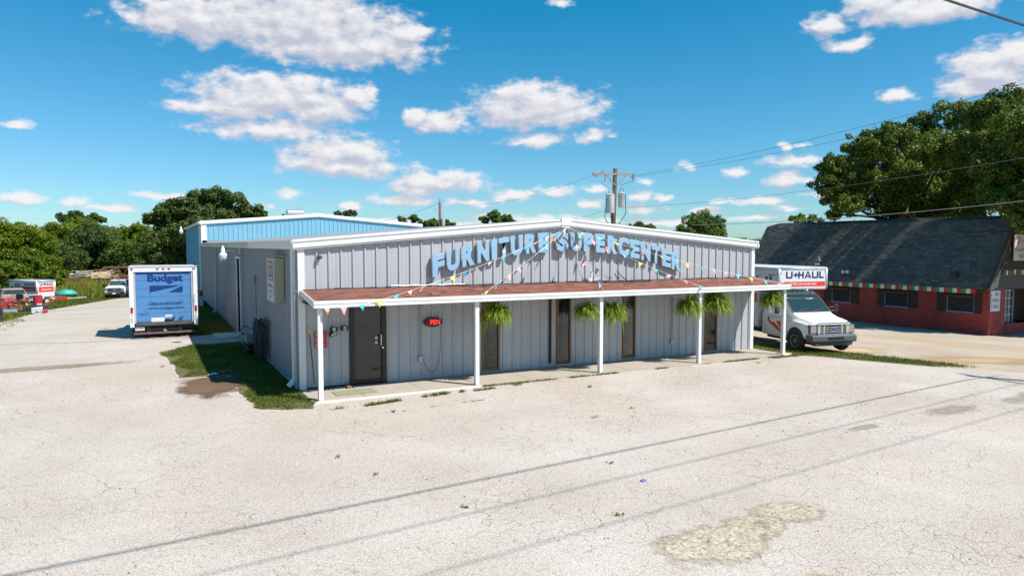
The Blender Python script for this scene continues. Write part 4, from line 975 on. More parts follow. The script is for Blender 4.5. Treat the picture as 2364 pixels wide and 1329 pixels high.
# ----- moving truck on the right
U = thing('moving_truck', 'white box moving truck with attic over the cab facing the road', 'truck', (17.28, -.92, -.05), R(-12)); U.scale = (.93, .93, .93)
van_cab(U)
def uhaul_box(t):
    y0, y1, z0, z1, hw, ya = 1.95, 6.4, .66, 3.02, 1.08, .80
    zA = 2.20
    sb = obj('cargo_box', MB().box(-hw, hw, y0, y1, z0, z1).box(-hw, hw, ya, y0+.001, zA, z1), PAINT_OLD, t, bevel=.05)
    tr = MB()
    for s in (-1, 1):
        tr.tube([(s*(hw-.03), ya+.04, z1-.04), (s*(hw-.03), y1-.03, z1-.04)], .065, 8)
        tr.tube([(s*(hw-.03), ya+.04, zA+.03), (s*(hw-.03), ya+.04, z1-.03)], .065, 8)
        tr.tube([(s*(hw-.01), y0+.0, z0), (s*(hw-.01), y0+.0, zA)], .05, 8)
        tr.tube([(s*(hw-.02), y0, z0+.03), (s*(hw-.02), y1, z0+.03)], .05, 8)
    tr.tube([(-hw+.03, ya+.04, z1-.04), (hw-.03, ya+.04, z1-.04)], .065, 8)
    tr.tube([(-hw+.03, ya+.04, zA+.03), (hw-.03, ya+.04, zA+.03)], .045, 8)
    obj('edge_trim', tr, TRAILM, sb, smooth=True)
    for s in (-1, 1):
        for z in (z1-.05,):
            obj('corner_cap', MB().ring((s*(hw-.06), ya+.06, z-.02), (0, 0, 1), [(-.10, .085), (0, .085), (.05, .07), (.075, .04), (.08, .001)], 14), TRAILM, sb, smooth=True)
    fd = -(ya)+.004
    stroke_uhaul(FRONT, -.76, 2.62, 1.58, .26, NAVY, sb, depth=-ya+.01)
    flat('red_band', [[(-.84, 2.31), (.98, 2.31), (.98, 2.49), (-.84, 2.49)]], FRONT, -ya+.008, ORED, sb)
    decal('band_text', 'TRUCK SHARE 24/7', FRONT, -.45, 2.36, 1.05, .08, WHITEP, sb, .02, depth=-ya+.011)
    flat('green_mark', [[(-.60, 2.37), (-.50, 2.35), (-.45, 2.44), (-.52, 2.47), (-.6, 2.45)]], FRONT, -ya+.011, mat('print_green', (.15, .50, .08), .5), sb)
    # side facing the shop: navy letters, red block, small script
    stroke_uhaul(SIDEL, -5.2, 2.05, 4.1, .62, NAVY, sb, depth=hw+.006)
    decal('script_text', "Mom's Attic", SIDEL, -1.45, 2.72, .85, .11, NAVY, sb, 0, .15, depth=hw+.006)
    flat('red_block', [[(-5.6, 1.62), (-2.15, 1.62), (-2.15, 2.0), (-5.6, 2.0)]], SIDEL, hw+.007, ORED, sb)
    obj('rear_underbody', MB().box(-.8, .8, 1.9, 6.2, .42, .66), BLACK, t)
    for s in (-1, 1):
        wheel(t, s*.93, 3.45, .375, .30, s); obj('mud_flap', MB().box(s*.93-.2, s*.93+.2, 3.95, 3.96, .15, .66), BLACK, t)
uhaul_box(U)
for s, FR_ in ((-1, SIDEL),):
    flat('red_swoosh', [[(.52, .52), (-.45+.0, .52), (-.36, .62), (-.55, .80), (-.85, 1.0), (-1.05, 1.04), (-.7, .86), (-1.1, .96), (-.5, .70)]], FR_, 1.0, ORED, U).hide_render = False
    pass
for o in list(U.children):
    if o.name.startswith('red_swoosh'): bpy.data.objects.remove(o)
def yz(pts): return [[(-y, z) for y, z in p] for p in pts]
sw = flat('red_swoosh', yz([[(1.62, 1.02), (1.50, .98), (1.36, 1.0), (1.25, .93), (1.15, .95), (1.0, .88), (.50, .60), (.50, .52), (1.0, .70), (1.35, .86)], [(1.0, 1.02), (.9, 1.0), (.8, 1.03), (.5, .88), (.5, .64), (.85, .84)]]), SIDEL, 1.0235, ORED, U)
decal('door_text', 'Dana D. Equip. 7', SIDEL, -1.35, 1.12, .8, .045, FUR, U, depth=1.0235)
decal('fender_text', '8.4L V10 AT', SIDEL, .12, .98, .30, .035, FUR, U, depth=1.0235)

# ----- rental truck on the left, seen from behind
BT = thing('rental_truck', 'white box rental truck with blue rolling rear door parked beside the shop', 'truck', (-2.72, 12.75+4.15, .0), math.pi*0+0); BT.rotation_euler = (0, 0, math.pi)
# built nose to -Y, turned round so that the rear door looks at the road
van_cab(BT, .20)
def budget_box(t):
    y0, y1, z0, z1, hw = 1.9, 4.15, .62, 2.74, 1.19
    y1 = 4.15
    bx = obj('cargo_box', MB().box(-hw, hw, y0-.0, y1-.12, z0, z1), PAINT, t, bevel=.03)
    BACK = Matrix(((-1, 0, 0, 0), (0, 0, 1, 0), (0, 1, 0, 0), (0, 0, 0, 1)))   # faces +Y local
    fr = MB().box(-hw, -hw+.15, y1-.12, y1, .42, z1).box(hw-.15, hw, y1-.12, y1, .42, z1).box(-hw+.15, hw-.15, y1-.12, y1, z1-.21, z1)
    obj('rear_frame', fr, PAINT, bx, bevel=.01)
    obj('roof_edge', MB().box(-hw-.01, hw+.01, y1-.14, y1+.012, z1-.045, z1+.02), TRAILM, bx, bevel=.01)
    for a_ in (-hw+.15, hw-.22): obj('door_track', MB().box(a_, a_+.07, y1-.10, y1-.03, .56, z1-.215), TRAILM, bx)
    zz = np.linspace(.60, z1-.215, 7)
    for a, b in zip(zz[:-1], zz[1:]): obj('door_panel', MB().box(-hw+.222, hw-.222, y1-.10, y1-.065, a+.004, b-.004), BUDB, t, bevel=.006)
    d = y1-.065+.004
    obj('door_header', MB().box(-hw+.222, hw-.222, y1-.10, y1-.05, z1-.29, z1-.215), mat('blue_header', (.03, .10, .33), .5), t)
    decal('door_text', 'Budget', BACK, -.56, 2.06, 1.24, .38, BUDD, t, .045, depth=d)
    decal('door_text', '1.800.GO.BUDGET', BACK, -.56, 1.25, 1.24, .105, BUDD, t, .03, depth=d)
    decal('door_text', 'www.budget.com', BACK, -.56, 1.05, 1.24, .125, BUDD, t, .03, depth=d)
    flat('logo_block', [[(-.49, 1.74), (-.49, 2.0), (.62, 2.0), (.30, 1.92)], [(.66, 1.98), (.66, 1.72), (.16, 1.72)]], BACK, d, BUDD, t)
    decal('door_text', 'INSPECT DOOR LATCH', BACK, -.85, .90, .34, .035, BUDD, t, depth=d)
    decal('door_text', 'BEFORE DRIVING', BACK, -.82, .84, .28, .03, BUDD, t, depth=d)
    flat('notice_sticker', [[(-.46, .60), (0.0, .60), (0.0, .76), (-.46, .76)], [(.02, .76), (.26, .76), (.26, .86), (.02, .86)]], BACK, d, WHITEP, t)
    decal('notice_text', 'CAUTION', BACK, .03, .79, .2, .03, DRED, t, .01, depth=d+.002)
    obj('door_latch', MB().tube([(-.10, y1-.03, .66), (-.25, y1-.02, .66), (-.36, y1-.02, .76)], .025, 6).box(-.15, -.02, y1-.06, y1+.0, .60, .70), BLACK, t)
    obj('strap_handle', MB().tube([(-.52, y1-.03, .62), (-.54, y1-.02, .74), (-.66, y1-.02, .76), (-.62, y1-.03, .68)], .016, 5), BLACK, t)
    for s in (-1, 1):
        tl = obj('tail_light', MB().box(s*(hw-.075)-.042, s*(hw-.075)+.042, y1, y1+.02, .97, 1.19), REDL, t, bevel=.015)
        obj('marker_light', MB().cyl((s*(hw-.075), y1+.008, .90), (0, 1, 0), .022, .02, 12), REDL, t)
        obj('reverse_light', MB().box(s*(hw-.075)-.04, s*(hw-.075)+.04, y1, y1+.016, .62, .82), mat('clear_lens', (.45, .46, .42), .2), t, bevel=.015)
    for x in (-1.08, -.2, 0, .2, 1.08): obj('clearance_light', MB().loft([[(x-.055, y1, z1-.075), (x+.055, y1, z1-.075), (x+.03, y1, z1-.13), (x-.03, y1, z1-.13)], [(x-.045, y1+.02, z1-.08), (x+.045, y1+.02, z1-.08), (x+.025, y1+.02, z1-.12), (x-.025, y1+.02, z1-.12)]]), REDL, t)
    obj('grab_handle', MB().tube([(-hw+.11, y1+.005, 1.25), (-hw+.11, y1+.05, 1.28), (-hw+.11, y1+.05, 1.60), (-hw+.11, y1+.005, 1.63)], .01, 6), CHROME, t)
    obj('rear_sill', MB().box(-hw+.2, hw-.2, y1-.12, y1+.05, .47, .585), mat('worn_dark_steel', (.09, .085, .08), .6, .2, .3, 5, dirt=(.20, .15, .12), dirt_amt=.4), t, bevel=.01)
    obj('bumper_bar', MB().box(-hw+.12, hw-.12, y1-.02, y1+.12, .15, .22), mat('rusty_bar', (.14, .085, .07), .8, 0, .3, 4), t)
    obj('frame_rail', MB().box(-.6, -.5, y1-.5, y1-.02, .1, .47).box(.5, .6, y1-.5, y1-.02, .1, .47).box(-.5, .5, y1-.3, y1-.04, .28, .36), BLACK, t)
    lp = obj('licence_plate', MB().box(.70, 1.02, y1-.02, y1-.01, .29, .43), WHITEP, t)
    decal('plate_text', 'R10 6087', BACK, -1.0, .33, .27, .06, FUR, lp, depth=y1-.009)
    obj('hitch', MB().box(-.05, .05, y1-.1, y1+.14, .24, .30).cyl((0, y1+.13, .33), (0, 0, 1), .025, .06, 10), CHROME, t)
    obj('underbody', MB().box(-1.0, 1.0, 1.9, y1-.14, .30, .62), BLACK, t)
    for s in (-1, 1): wheel(t, s*.92, 3.05, .37, .42, s)
    for a_ in (-1.13, .65): obj('mud_guard', MB().box(a_, a_+.48, 3.5, 3.52, .1, .6), BLACK, t)
budget_box(BT)

# ----- pickup facing us at the end of the drive
PK = thing('pickup_truck', 'white crew cab pickup with dark grille parked on the grass', 'pickup truck', (-6.35, 71.2, H(-6, 71)-.05), R(-9))
rg = [ring_body(-.93, .62, 1.05, 1.20, .92, .80, .05), ring_body(-.80, .50, 1.10, 1.27, 1.0, .88), ring_body(.40, .46, 1.12, 1.33, 1.01, .90), ring_body(1.05, .42, 1.20, 1.92, 1.01, .76), ring_body(1.3, .42, 1.20, 1.99, 1.01, .76), ring_body(2.75, .42, 1.20, 1.98, 1.01, .76), ring_body(3.1, .42, 1.20, 1.32, 1.01, .95), ring_body(5.1, .5, 1.2, 1.32, 1.01, .95)]
b = obj('truck_body', MB().loft(rg), PAINT, PK); smooth_angle(b, 38)
obj('windshield', MB().add([(-.80, .45, 1.40), (.80, .45, 1.40), (.72, 1.0, 1.90), (-.72, 1.0, 1.90)], [(0, 1, 2, 3)]), AUTOG, PK, fix=False)
for s in (-1, 1):
    for (ya, yb, yc) in ((.75, 1.65, 1.1), (1.75, 2.7, 1.75)):
        obj('side_window', MB().add([(s*1.0, ya, 1.27), (s*1.0, yb, 1.27), (s*.80, yb, 1.88), (s*.80, yc, 1.88)], [(0, 1, 2, 3)]), AUTOG, PK, fix=False)
    hl = obj('headlight', MB().box(min(s*.66, s*.96), max(s*.66, s*.96), -.97, -.8, .86, 1.15), LENS, PK, bevel=.03)
    obj('side_mirror', MB().box(min(s*1.2, s*1.45), max(s*1.2, s*1.45), .55, .66, 1.22, 1.55).box(min(s*.98, s*1.22), max(s*.98, s*1.22), .58, .63, 1.35, 1.4), BLACK, PK, bevel=.02)
    wheel(PK, s*.86, 0, .40, .27, s); wheel(PK, s*.86, 3.9, .40, .27, s)
    obj('wheel_arch', MB().ring((s*.97, 0, .45), (s, 0, 0), [(-.02, .001), (-.02, .50), (.045, .50), (.05, .001)], 20), BLACK, PK)
    obj('fog_lamp', MB().cyl((s*.80, -1.06, .62), (0, 1, 0), .07, .04, 12), LENS, PK)
g = obj('grille', MB().box(-.64, .64, -1.0, -.85, .78, 1.20), mat('grille_grey', (.045, .05, .065), .5), PK, bevel=.04)
gb = MB()
for z in (.90, 1.06): gb.box(-.5, .5, -1.012, -.98, z-.03, z+.03)
obj('grille_bar', gb, GUNM, g)
obj('oval_badge', MB().ring((0, -1.01, .98), (0, -1, 0), [(-.01, .001), (-.01, .09), (.015, .09), (.02, .001)], 20), GREYM, g)
bm_ = obj('front_bumper', MB().box(-1.0, 1.0, -1.08, -.75, .50, .74), CHROME, PK, bevel=.04)
obj('bumper_slot', MB().box(-.56, -.2, -1.085, -1.05, .55, .65).box(.2, .56, -1.085, -1.05, .55, .65), BLACK, bm_)
obj('licence_plate', MB().box(-.16, .16, -1.10, -1.085, .52, .68), WHITEP, PK)
obj('underbody', MB().box(-.8, .8, -.8, 4.9, .3, .5), BLACK, PK)
for x in (-.5, -.17, 0, .17, .5): obj('roof_marker', MB().box(x-.04, x+.04, 1.12, 1.2, 1.955, 2.01), AMBER, PK)

# ----- enclosed cargo trailer
zt_ = H(-12, 60)
CT = thing('cargo_trailer', 'silver and white enclosed moving trailer with red bands', 'trailer', (-12.05, 64.2, H(-12, 64)), R(40))
bx = obj('trailer_box', MB().box(-.92, .92, -.0, 4.0, .42, 2.0), PAINT_OLD, CT, bevel=.05)
tr = MB()
for s in (-1, 1):
    tr.tube([(s*.88, .03, 1.96), (s*.88, 3.97, 1.96)], .09, 8); tr.tube([(s*.88, .03, .45), (s*.88, .03, 1.95)], .09, 8); tr.tube([(s*.88, 3.97, .45), (s*.88, 3.97, 1.95)], .08, 8)
tr.tube([(-.88, .03, 1.96), (.88, .03, 1.96)], .09, 8)
obj('edge_trim', tr, TRAILM, bx, smooth=True); obj('trailer_roof', MB().box(-.85, .85, .05, 3.95, 1.99, 2.06), TRAILM, bx)
stroke_uhaul(FRONT, -.62, 1.55, 1.25, .25, BLACK, bx, depth=.02)
flat('red_band', [[(-.72, .92), (.72, .92), (.72, 1.42), (-.72, 1.42)]], FRONT, .018, ORED, bx)
decal('band_text', 'uhaul.com', FRONT, -.5, 1.08, 1.0, .20, WHITEP, bx, .01, depth=.022)
stroke_uhaul(SIDEL, -1.75, 1.55, 1.45, .25, BLACK, bx, depth=.945)
flat('red_band', [[(-2.35, .98), (-.15, .98), (-.15, 1.44), (-2.35, 1.44)], [(-3.85, 1.05), (-3.45, 1.05), (-3.45, 1.45), (-3.85, 1.45)]], SIDEL, .942, DRED, bx)
decal('band_text', 'MOVING AVAILABLE ONE-WAY', SIDEL, -2.1, 1.12, 1.8, .09, WHITEP, bx, .01, depth=.945)
flat('picture_panel', [[(-3.35, .98), (-2.45, .98), (-2.45, 1.75), (-3.2, 1.7)]], SIDEL, .942, mat('scenic_print', (.30, .27, .16), .5, 0, .5, 3, dirt=(.1, .2, .25), dirt_amt=.7), bx)
for s in (-1, 1): wheel(CT, s*1.0, 2.0, .33, .2, s)
obj('tongue', MB().bar((-.6, 4.0, .45), (0, 5.2, .45), .08).bar((.6, 4.0, .45), (0, 5.2, .45), .08), BLACK, CT)

# ----- open car hauling trailer in front of it
OT = thing('car_hauler', 'low tandem car hauling trailer with white fenders and red side plate', 'trailer', (-11.3, 53.5, H(-11.3, 53.5)), R(-66)); OT.scale = (.9, .80, .9)
obj('deck', MB().box(-1.0, -.55, -2.4, 2.2, .38, .48).box(.55, 1.0, -2.4, 2.2, .38, .48).box(-1.0, 1.0, -2.4, -2.3, .36, .46).box(-1.0, 1.0, 2.1, 2.2, .36, .46), TRAILM, OT)
for s in (-1, 1):
    pr = [(-1.0, .45), (-.75, .86), (.75, .86), (1.0, .45), (.92, .45), (.70, .81), (-.70, .81), (-.92, .45)]
    obj('fender', MB().loft([[(s*1.0, y-.3, z) for y, z in pr], [(s*1.32, y-.3, z) for y, z in pr]]), PAINT_OLD, OT)
    for y in (-.72, .12): wheel(OT, s*1.16, y, .33, .2, s, rimcol=WHITE)
obj('side_plate', MB().box(-1.03, -1.005, 1.0, 2.1, .40, .62).box(1.005, 1.03, 1.0, 2.1, .40, .62), DRED, OT)
obj('side_plate', MB().box(-1.0, 1.0, -2.45, -2.41, .42, .66), DRED, OT)
decal('plate_text', 'U-HAUL', SIDEL, -1.9, .45, .7, .12, WHITEP, OT, .02, depth=1.034)
obj('tongue', MB().bar((-.5, 2.2, .42), (0, 4.0, .42), .09).bar((.5, 2.2, .42), (0, 4.0, .42), .09).bar((0, 3.2, .42), (0, 4.6, .44), .1), TRAILM, OT)
obj('coupler', MB().box(-.08, .08, 4.4, 4.9, .38, .54).cyl((0, 3.8, .42), (0, 0, 1), .035, .9, 8), BLACK, OT)
obj('wheel_strap', MB().tube([(-.2, 3.0, .5), (-.1, 3.2, .62), (.2, 3.3, .5)], .05, 5), BLACK, OT)

tt = obj('kayak', MB().loft([[(x*w_, y, z0+z*hh) for x, z in ((-1, .3), (-.8, .9), (0, 1.15), (.8, .9), (1, .3), (.6, 0), (-.6, 0))] for y, w_, z0, hh in ((-1.9, .08, .60, .12), (-1.4, .40, .52, .36), (-.3, .52, .48, .50), (.9, .50, .48, .46), (1.5, .36, .52, .32), (1.9, .10, .60, .14))]), TEAL)
tt.location = (-10.0, 60.0, H(-10.0, 60.0)+.0); tt.rotation_euler = (0, 0, R(-78)); tt.scale = (.75, .44, 1.1); smooth_angle(tt, 60)
tt['label'] = 'teal tarped boat shape lying behind the car hauling trailer'; tt['category'] = 'boat'
# ----- old car wreck
WR = thing('old_car', 'faded tan derelict wagon with its rear window towards us', 'car', (-12.6, 48.5, H(-12.2, 48.5)), R(180+12))
TAN = mat('faded_car_paint', (.34, .22, .18), .5, 0, .2, 2, dirt=(.50, .44, .38), dirt_amt=.7)
rg = [ring_body(-2.6, .55, .75, .82, .80, .70, .05), ring_body(-2.3, .40, .80, .93, .88, .78), ring_body(-1.2, .35, .85, .98, .9, .80), ring_body(-.5, .32, .88, 1.35, .92, .68), ring_body(.0, .32, .88, 1.42, .92, .66), ring_body(1.7, .32, .88, 1.40, .92, .66), ring_body(2.3, .35, .86, .98, .90, .78), ring_body(2.5, .5, .8, .92, .86, .74, .05)]
b = obj('car_body', MB().loft(rg), TAN, WR); smooth_angle(b, 38)
obj('rear_window', MB().add([(-.62, 1.76, 1.37), (.62, 1.76, 1.37), (.70, 2.20, 1.08), (-.70, 2.20, 1.08)], [(0, 1, 2, 3)]), AUTOG, WR, fix=False)
for s in (-1, 1):
    obj('side_window', MB().add([(s*.89, -.2, .97), (s*.89, 1.4, .97), (s*.71, 1.3, 1.32), (s*.71, .0, 1.32)], [(0, 1, 2, 3)]), AUTOG, WR, fix=False)
    wheel(WR, s*.80, -1.6, .31, .2, s); wheel(WR, s*.80, 1.6, .31, .2, s)
    obj('tail_light', MB().box(s*.75-.12, s*.75+.12, 2.49, 2.53, .62, .78), REDL, WR)
obj('rear_bumper', MB().box(-.9, .9, 2.48, 2.62, .40, .54), CHROME, WR, bevel=.03)

# ----- yard clutter
def single(name, mb, m, label, cat, loc=(0, 0, 0), rz=0, **k):
    o = obj(name, mb, m, None, **k); o.location = loc; o.rotation_euler = (0, 0, rz); o['label'] = label; o['category'] = cat; return o
def gl(x, y, z=0): return (x, y, H(x, y)-.02+z)
t = thing('steel_drum', 'dark red steel drum with a white label beside the old car', 'drum', gl(-10.4, 43.6))
obj('drum_shell', MB().ring((0, 0, 0), (0, 0, 1), [(0, .001), (0, .29), (.29, .29), (.30, .30), (.32, .30), (.33, .29), (.58, .29), (.59, .30), (.61, .30), (.62, .29), (.88, .29), (.89, .27), (.88, .001)], 28), REDP, t)
obj('drum_label', MB().box(-.02, .29, -.305, -.29, .0, .30), WHITEP, t)
def tyre(x, y, z, r, lb, lean=None):
    o = single('tyre_casing', MB().ring((0, 0, 0), (0, 0, 1), [(-.14, r*.6), (-.15, r*.9), (-.09, r), (.09, r), (.15, r*.9), (.14, r*.6), (0, r*.55), (-.14, r*.6)], 28), RUBBER, lb, 'tyre', gl(x, y, z)); smooth_angle(o, 50)
    if lean: o.rotation_euler = lean
    o['group'] = 'discarded tyres in the yard'; return o
tyre(-9.85, 37.0, .16, .80, 'large worn tractor tyre lying flat below the red drum')
tyre(-9.75, 37.0-14.2, .42, .48, 'black tyre standing upright in the weeds at the frame edge', (R(90), 0, R(60)))
t = thing('push_mower', 'small red push mower in the junk heap', 'mower', gl(-11.2, 39.5), .5)
obj('deck', MB().ring((0, 0, .2), (0, 0, 1), [(-.12, .36), (.02, .36), (.08, .25), (.08, .001)], 16), REDP, t)
obj('engine', MB().box(-.14, .14, -.14, .14, .28, .46), BLACK, t, bevel=.03)
obj('handle', MB().tube([(-.22, .2, .2), (-.22, 1.0, .8), (.22, 1.0, .8), (.22, .2, .2)], .015, 6), GREYM, t)
for sx, sy in ((-1, -1), (1, -1), (-1, 1), (1, 1)): obj('wheel', MB().cyl((sx*.36, sy*.26, .1), (1, 0, 0), .10, .05, 12), BLACK, t)
t = thing('ride_mower', 'orange red ride on mower among the junk', 'mower', gl(-11.6, 41.8), -.4)
obj('hood', MB().loft([[(-.28, -.9, .3), (.28, -.9, .3), (.22, -.85, .62), (-.22, -.85, .62)], [(-.3, -.1, .3), (.3, -.1, .3), (.26, -.1, .78), (-.26, -.1, .78)]]), mat('mower_red', (.36, .05, .035), .4), t, bevel=.03)
obj('seat', MB().box(-.25, .25, .35, .75, .62, .70).box(-.25, .25, .70, .78, .70, 1.0), BLACK, t, bevel=.04)
obj('fender', MB().box(-.48, .48, .3, .95, .48, .58), mat('mower_red', (.36, .05, .035)), t, bevel=.04)
obj('steering_wheel', MB().ring((0, .1, .95), (0, -.4, 1), [(-.01, .14), (.01, .14), (.01, .17), (-.01, .17), (-.01, .14)], 16), BLACK, t)
for s in (-1, 1): wheel(t, s*.42, .65, .26, .2, s, 4, YEL); wheel(t, s*.36, -.65, .18, .14, s, 4, YEL)
single('fuel_tank', MB().ring((0, 0, .24), (1, 0, 0), [(-.5, .001), (-.5, .2), (-.45, .24), (.45, .24), (.5, .2), (.5, .001)], 20), mat('bluegrey_tank', (.20, .25, .33), .4, .2, .2, 3), 'blue grey metal tank lying in the junk heap at the frame edge', 'tank', gl(-10.3, 31.2), .1).scale = (.7, .7, .7)
t = thing('boat_motor', 'grey outboard motor lying on its side in the junk', 'motor', gl(-9.45, 33.2), .2)
obj('cowling', MB().loft([[(-.1, -.14, .05), (-.1, .14, .05), (-.1, .10, .30), (-.1, -.10, .30)], [(.5, -.16, .03), (.5, .16, .03), (.5, .12, .36), (.5, -.12, .36)]]), TRAILM, t, bevel=.04)
obj('shaft', MB().box(-.9, -.1, -.05, .05, .08, .2), BLACK, t); obj('propeller', MB().cyl((-.9, 0, .14), (1, 0, 0), .14, .04, 6), GREYM, t)
single('white_pail', MB().ring((0, 0, 0), (.6, 0, .8), [(0, .001), (0, .13), (.34, .16), (.36, .16), (.36, .14)], 18), PAINT_OLD, 'white plastic pail tipped over in the junk', 'pail', gl(-9.2, 31.0, .08)).scale = (.7, .7, .7)
single('red_can', MB().ring((0, 0, 0), (1, .2, .2), [(0, .001), (0, .11), (.24, .11), (.26, .09), (.26, .001)], 16), mat('bright_red', (.42, .03, .04), .4), 'small bright red can at the edge of the junk', 'can', gl(-8.75, 31.2, .12))
single('wood_plank', MB().box(-1.0, 1.0, -.12, .12, .05, .13), mat('pale_plank', (.42, .33, .24), .8, 0, .2, 4), 'pale plank lying flat in front of the tractor tyre', 'plank', gl(-9.3, 33.6), .15)
single('rust_beam', MB().bar((-.6, 0, .1), (.7, .3, .75), .18, .14), RUST, 'short rusty beam leaning beside the red drum', 'beam', gl(-9.6, 44.0))
t = thing('engine_block', 'rusty engine block with hoses in the junk heap', 'engine', gl(-10.6, 35.0), .4)
obj('block', MB().box(-.35, .35, -.25, .25, .0, .38), RUST, t, bevel=.04); obj('valve_cover', MB().box(-.3, .3, -.2, -.02, .38, .48).box(-.3, .3, .02, .2, .38, .48), mat('dull_orange', (.45, .14, .06), .6), t, bevel=.02)
obj('hose', MB().tube([(-.3, -.2, .4), (-.5, -.3, .6), (-.2, -.35, .7), (.2, -.3, .45)], .035, 6), BLACK, t)
single('purple_cover', MB().loft([[(-.4, -.2, 0), (.4, -.2, 0), (.3, -.2, .22), (-.3, -.2, .25)], [(-.35, .3, 0), (.4, .3, 0), (.25, .3, .3), (-.2, .3, .22)]]), mat('purple_plastic', (.12, .06, .20), .5), 'small dark purple cover dropped in the junk', 'cover', gl(-10.0, 38.6), .3, bevel=.05)
single('red_toolbox', MB().box(-.5, .5, -.2, .2, 0, .30).box(-.5, .5, -.22, .22, .30, .38), mat('bright_red', (.42, .03, .04)), 'red long toolbox in the junk at the frame edge', 'toolbox', gl(-11.9, 38.4, .1), .2, bevel=.02)
single('orange_bin', MB().box(-.25, .25, -.25, .25, 0, .9), ORNG, 'orange red bin cut by the left edge of the picture', 'bin', gl(-10.35, 25.6), .1, bevel=.04)
t = thing('water_tower_tank', 'tall narrow light blue tank beyond the junkyard at the frame edge', 'tank', gl(-21.6, 100))
obj('tank_shell', MB().ring((0, 0, 0), (0, 0, 1), [(0, .001), (0, 1.0), (.4, 1.15), (2.0, 1.15), (2.4, .8), (2.5, .001)], 20), mat('bright_blue_tank', (.03, .30, .65), .4), t)
obj('top_box', MB().box(-.6, .6, -.6, .6, 2.9, 4.5), mat('grey_blue_box', (.30, .38, .47), .5), t)

# ----- scrap, truss and pipe fence in the field
t = thing('pipe_fence', 'long rusty pipe rail fence across the weedy field', 'fence', gl(0, 112))
fx = [-24+3.5*i for i in range(12)]
for x in fx: obj('post', MB().cyl((x, 0, H(x, 112)-H(0, 112)+1.15), (0, 0, 1), .06, 2.4, 8), RUST, t)
for z in (2.3, 1.3): obj('rail', MB().tube([(x, 0, H(x, 112)-H(0, 112)+z) for x in fx], .055, 6), RUST, t)
t = thing('near_pipe_fence', 'sagging rusty pipe fence in the tall weeds behind the trailers', 'fence', gl(-8, 84))
for x in (-7, -2.6, 0, 3): obj('post', MB().cyl((x, 0, .7), (.05, 0, 1), .06, 1.7, 8), RUST, t)
obj('rail', MB().tube([(-7, 0, 1.55), (-2.6, .1, 1.5), (0, 0, 1.55), (3, 0, 1.6)], .05, 6), RUST, t); obj('rail', MB().tube([(-7, 0, .4), (-2.6, .2, .3), (-.6, 0, .5)], .05, 6), RUST, t)
t = thing('steel_truss', 'long rusty steel roof truss resting in the weeds', 'truss', gl(-5.6, 98), .0)
tm = [((-4.2, 0, 1.0), (4.5, 0, 1.0)), ((-3.0, 0, 2.2), (4.5, 0, 2.15)), ((-4.2, 0, 1.0), (-3.0, 0, 2.2))]
for a, b in tm: obj('chord', MB().bar(a, b, .16, .22), RUST, t)
x = -3.0
while x < 4.2: obj('web', MB().bar((x, 0, 2.15), (x+.75, 0, 1.05), .07).bar((x+.75, 0, 1.05), (x+1.5, 0, 2.15), .07), RUST, t); x += 1.5
obj('trestle', MB().box(-2.6, -1.6, -.2, .2, 0, 1.0), mat('dark_rust', (.07, .03, .025), .9), t)
obj('prop', MB().bar((-1.2, -.2, .1), (-1.5, -.2, 1.3), .1), mat('pale_plank', (.4, .3, .2)), t)
rnd = random.Random(21)
t = thing('scrap_heap', 'sprawling heap of bent pipes, pale timbers and rusty angle iron', 'scrap heap', gl(-13.0, 97, .75)); t.scale = (1.25, 1.0, 1.3)
CR = mat('cream_timber', (.55, .44, .30), .8); 
for k in range(46):
    x = rnd.uniform(-3.6, 4.6); y = rnd.uniform(-2, 2); a = rnd.uniform(-.5, .5)+(math.pi if rnd.random() < .5 else 0); l_ = rnd.uniform(.8, 3.2); z = rnd.uniform(.05, .9)
    z2 = max(.05, z+rnd.uniform(-.7, .6)); c = rnd.choices((RUST, CR, GREYM, YEL, ORNG, WHITE), (8, 6, 3, 1, 1, 2))[0]
    obj('scrap_bar', MB().bar((x, y, z), (x+l_*math.cos(a), y+l_*math.sin(a)*.4, z2), rnd.uniform(.05, .14), rnd.uniform(.04, .12)), c, t)
for k in range(7):
    x = rnd.uniform(-3, 4); obj('sheet_scrap', MB().box(x, x+rnd.uniform(.5, 1.3), rnd.uniform(-1.5, 0), rnd.uniform(0, 1.5), .02, rnd.uniform(.2, .8)), rnd.choice((RUST, CR, mat('blue_scrap', (.1, .16, .3)), ORNG)), t)
t = thing('yellow_implement', 'orange yellow machine head showing above the pickup roof', 'implement', gl(-4.6, 92), 0)
obj('housing', MB().loft([[(-.6, 0, .6), (.5, 0, .6), (.3, 0, 1.5), (-.3, 0, 1.7)], [(-.6, .8, .6), (.5, .8, .6), (.3, .8, 1.5), (-.3, .8, 1.7)]]), YEL, t, bevel=.05)
obj('blade_arm', MB().bar((.4, 0, 1.4), (2.8, .2, .8), .16), WHITE, t); obj('frame', MB().box(-2.0, -.7, 0, .5, .1, 1.2), mat('dark_box', (.03, .035, .04), .6), t)

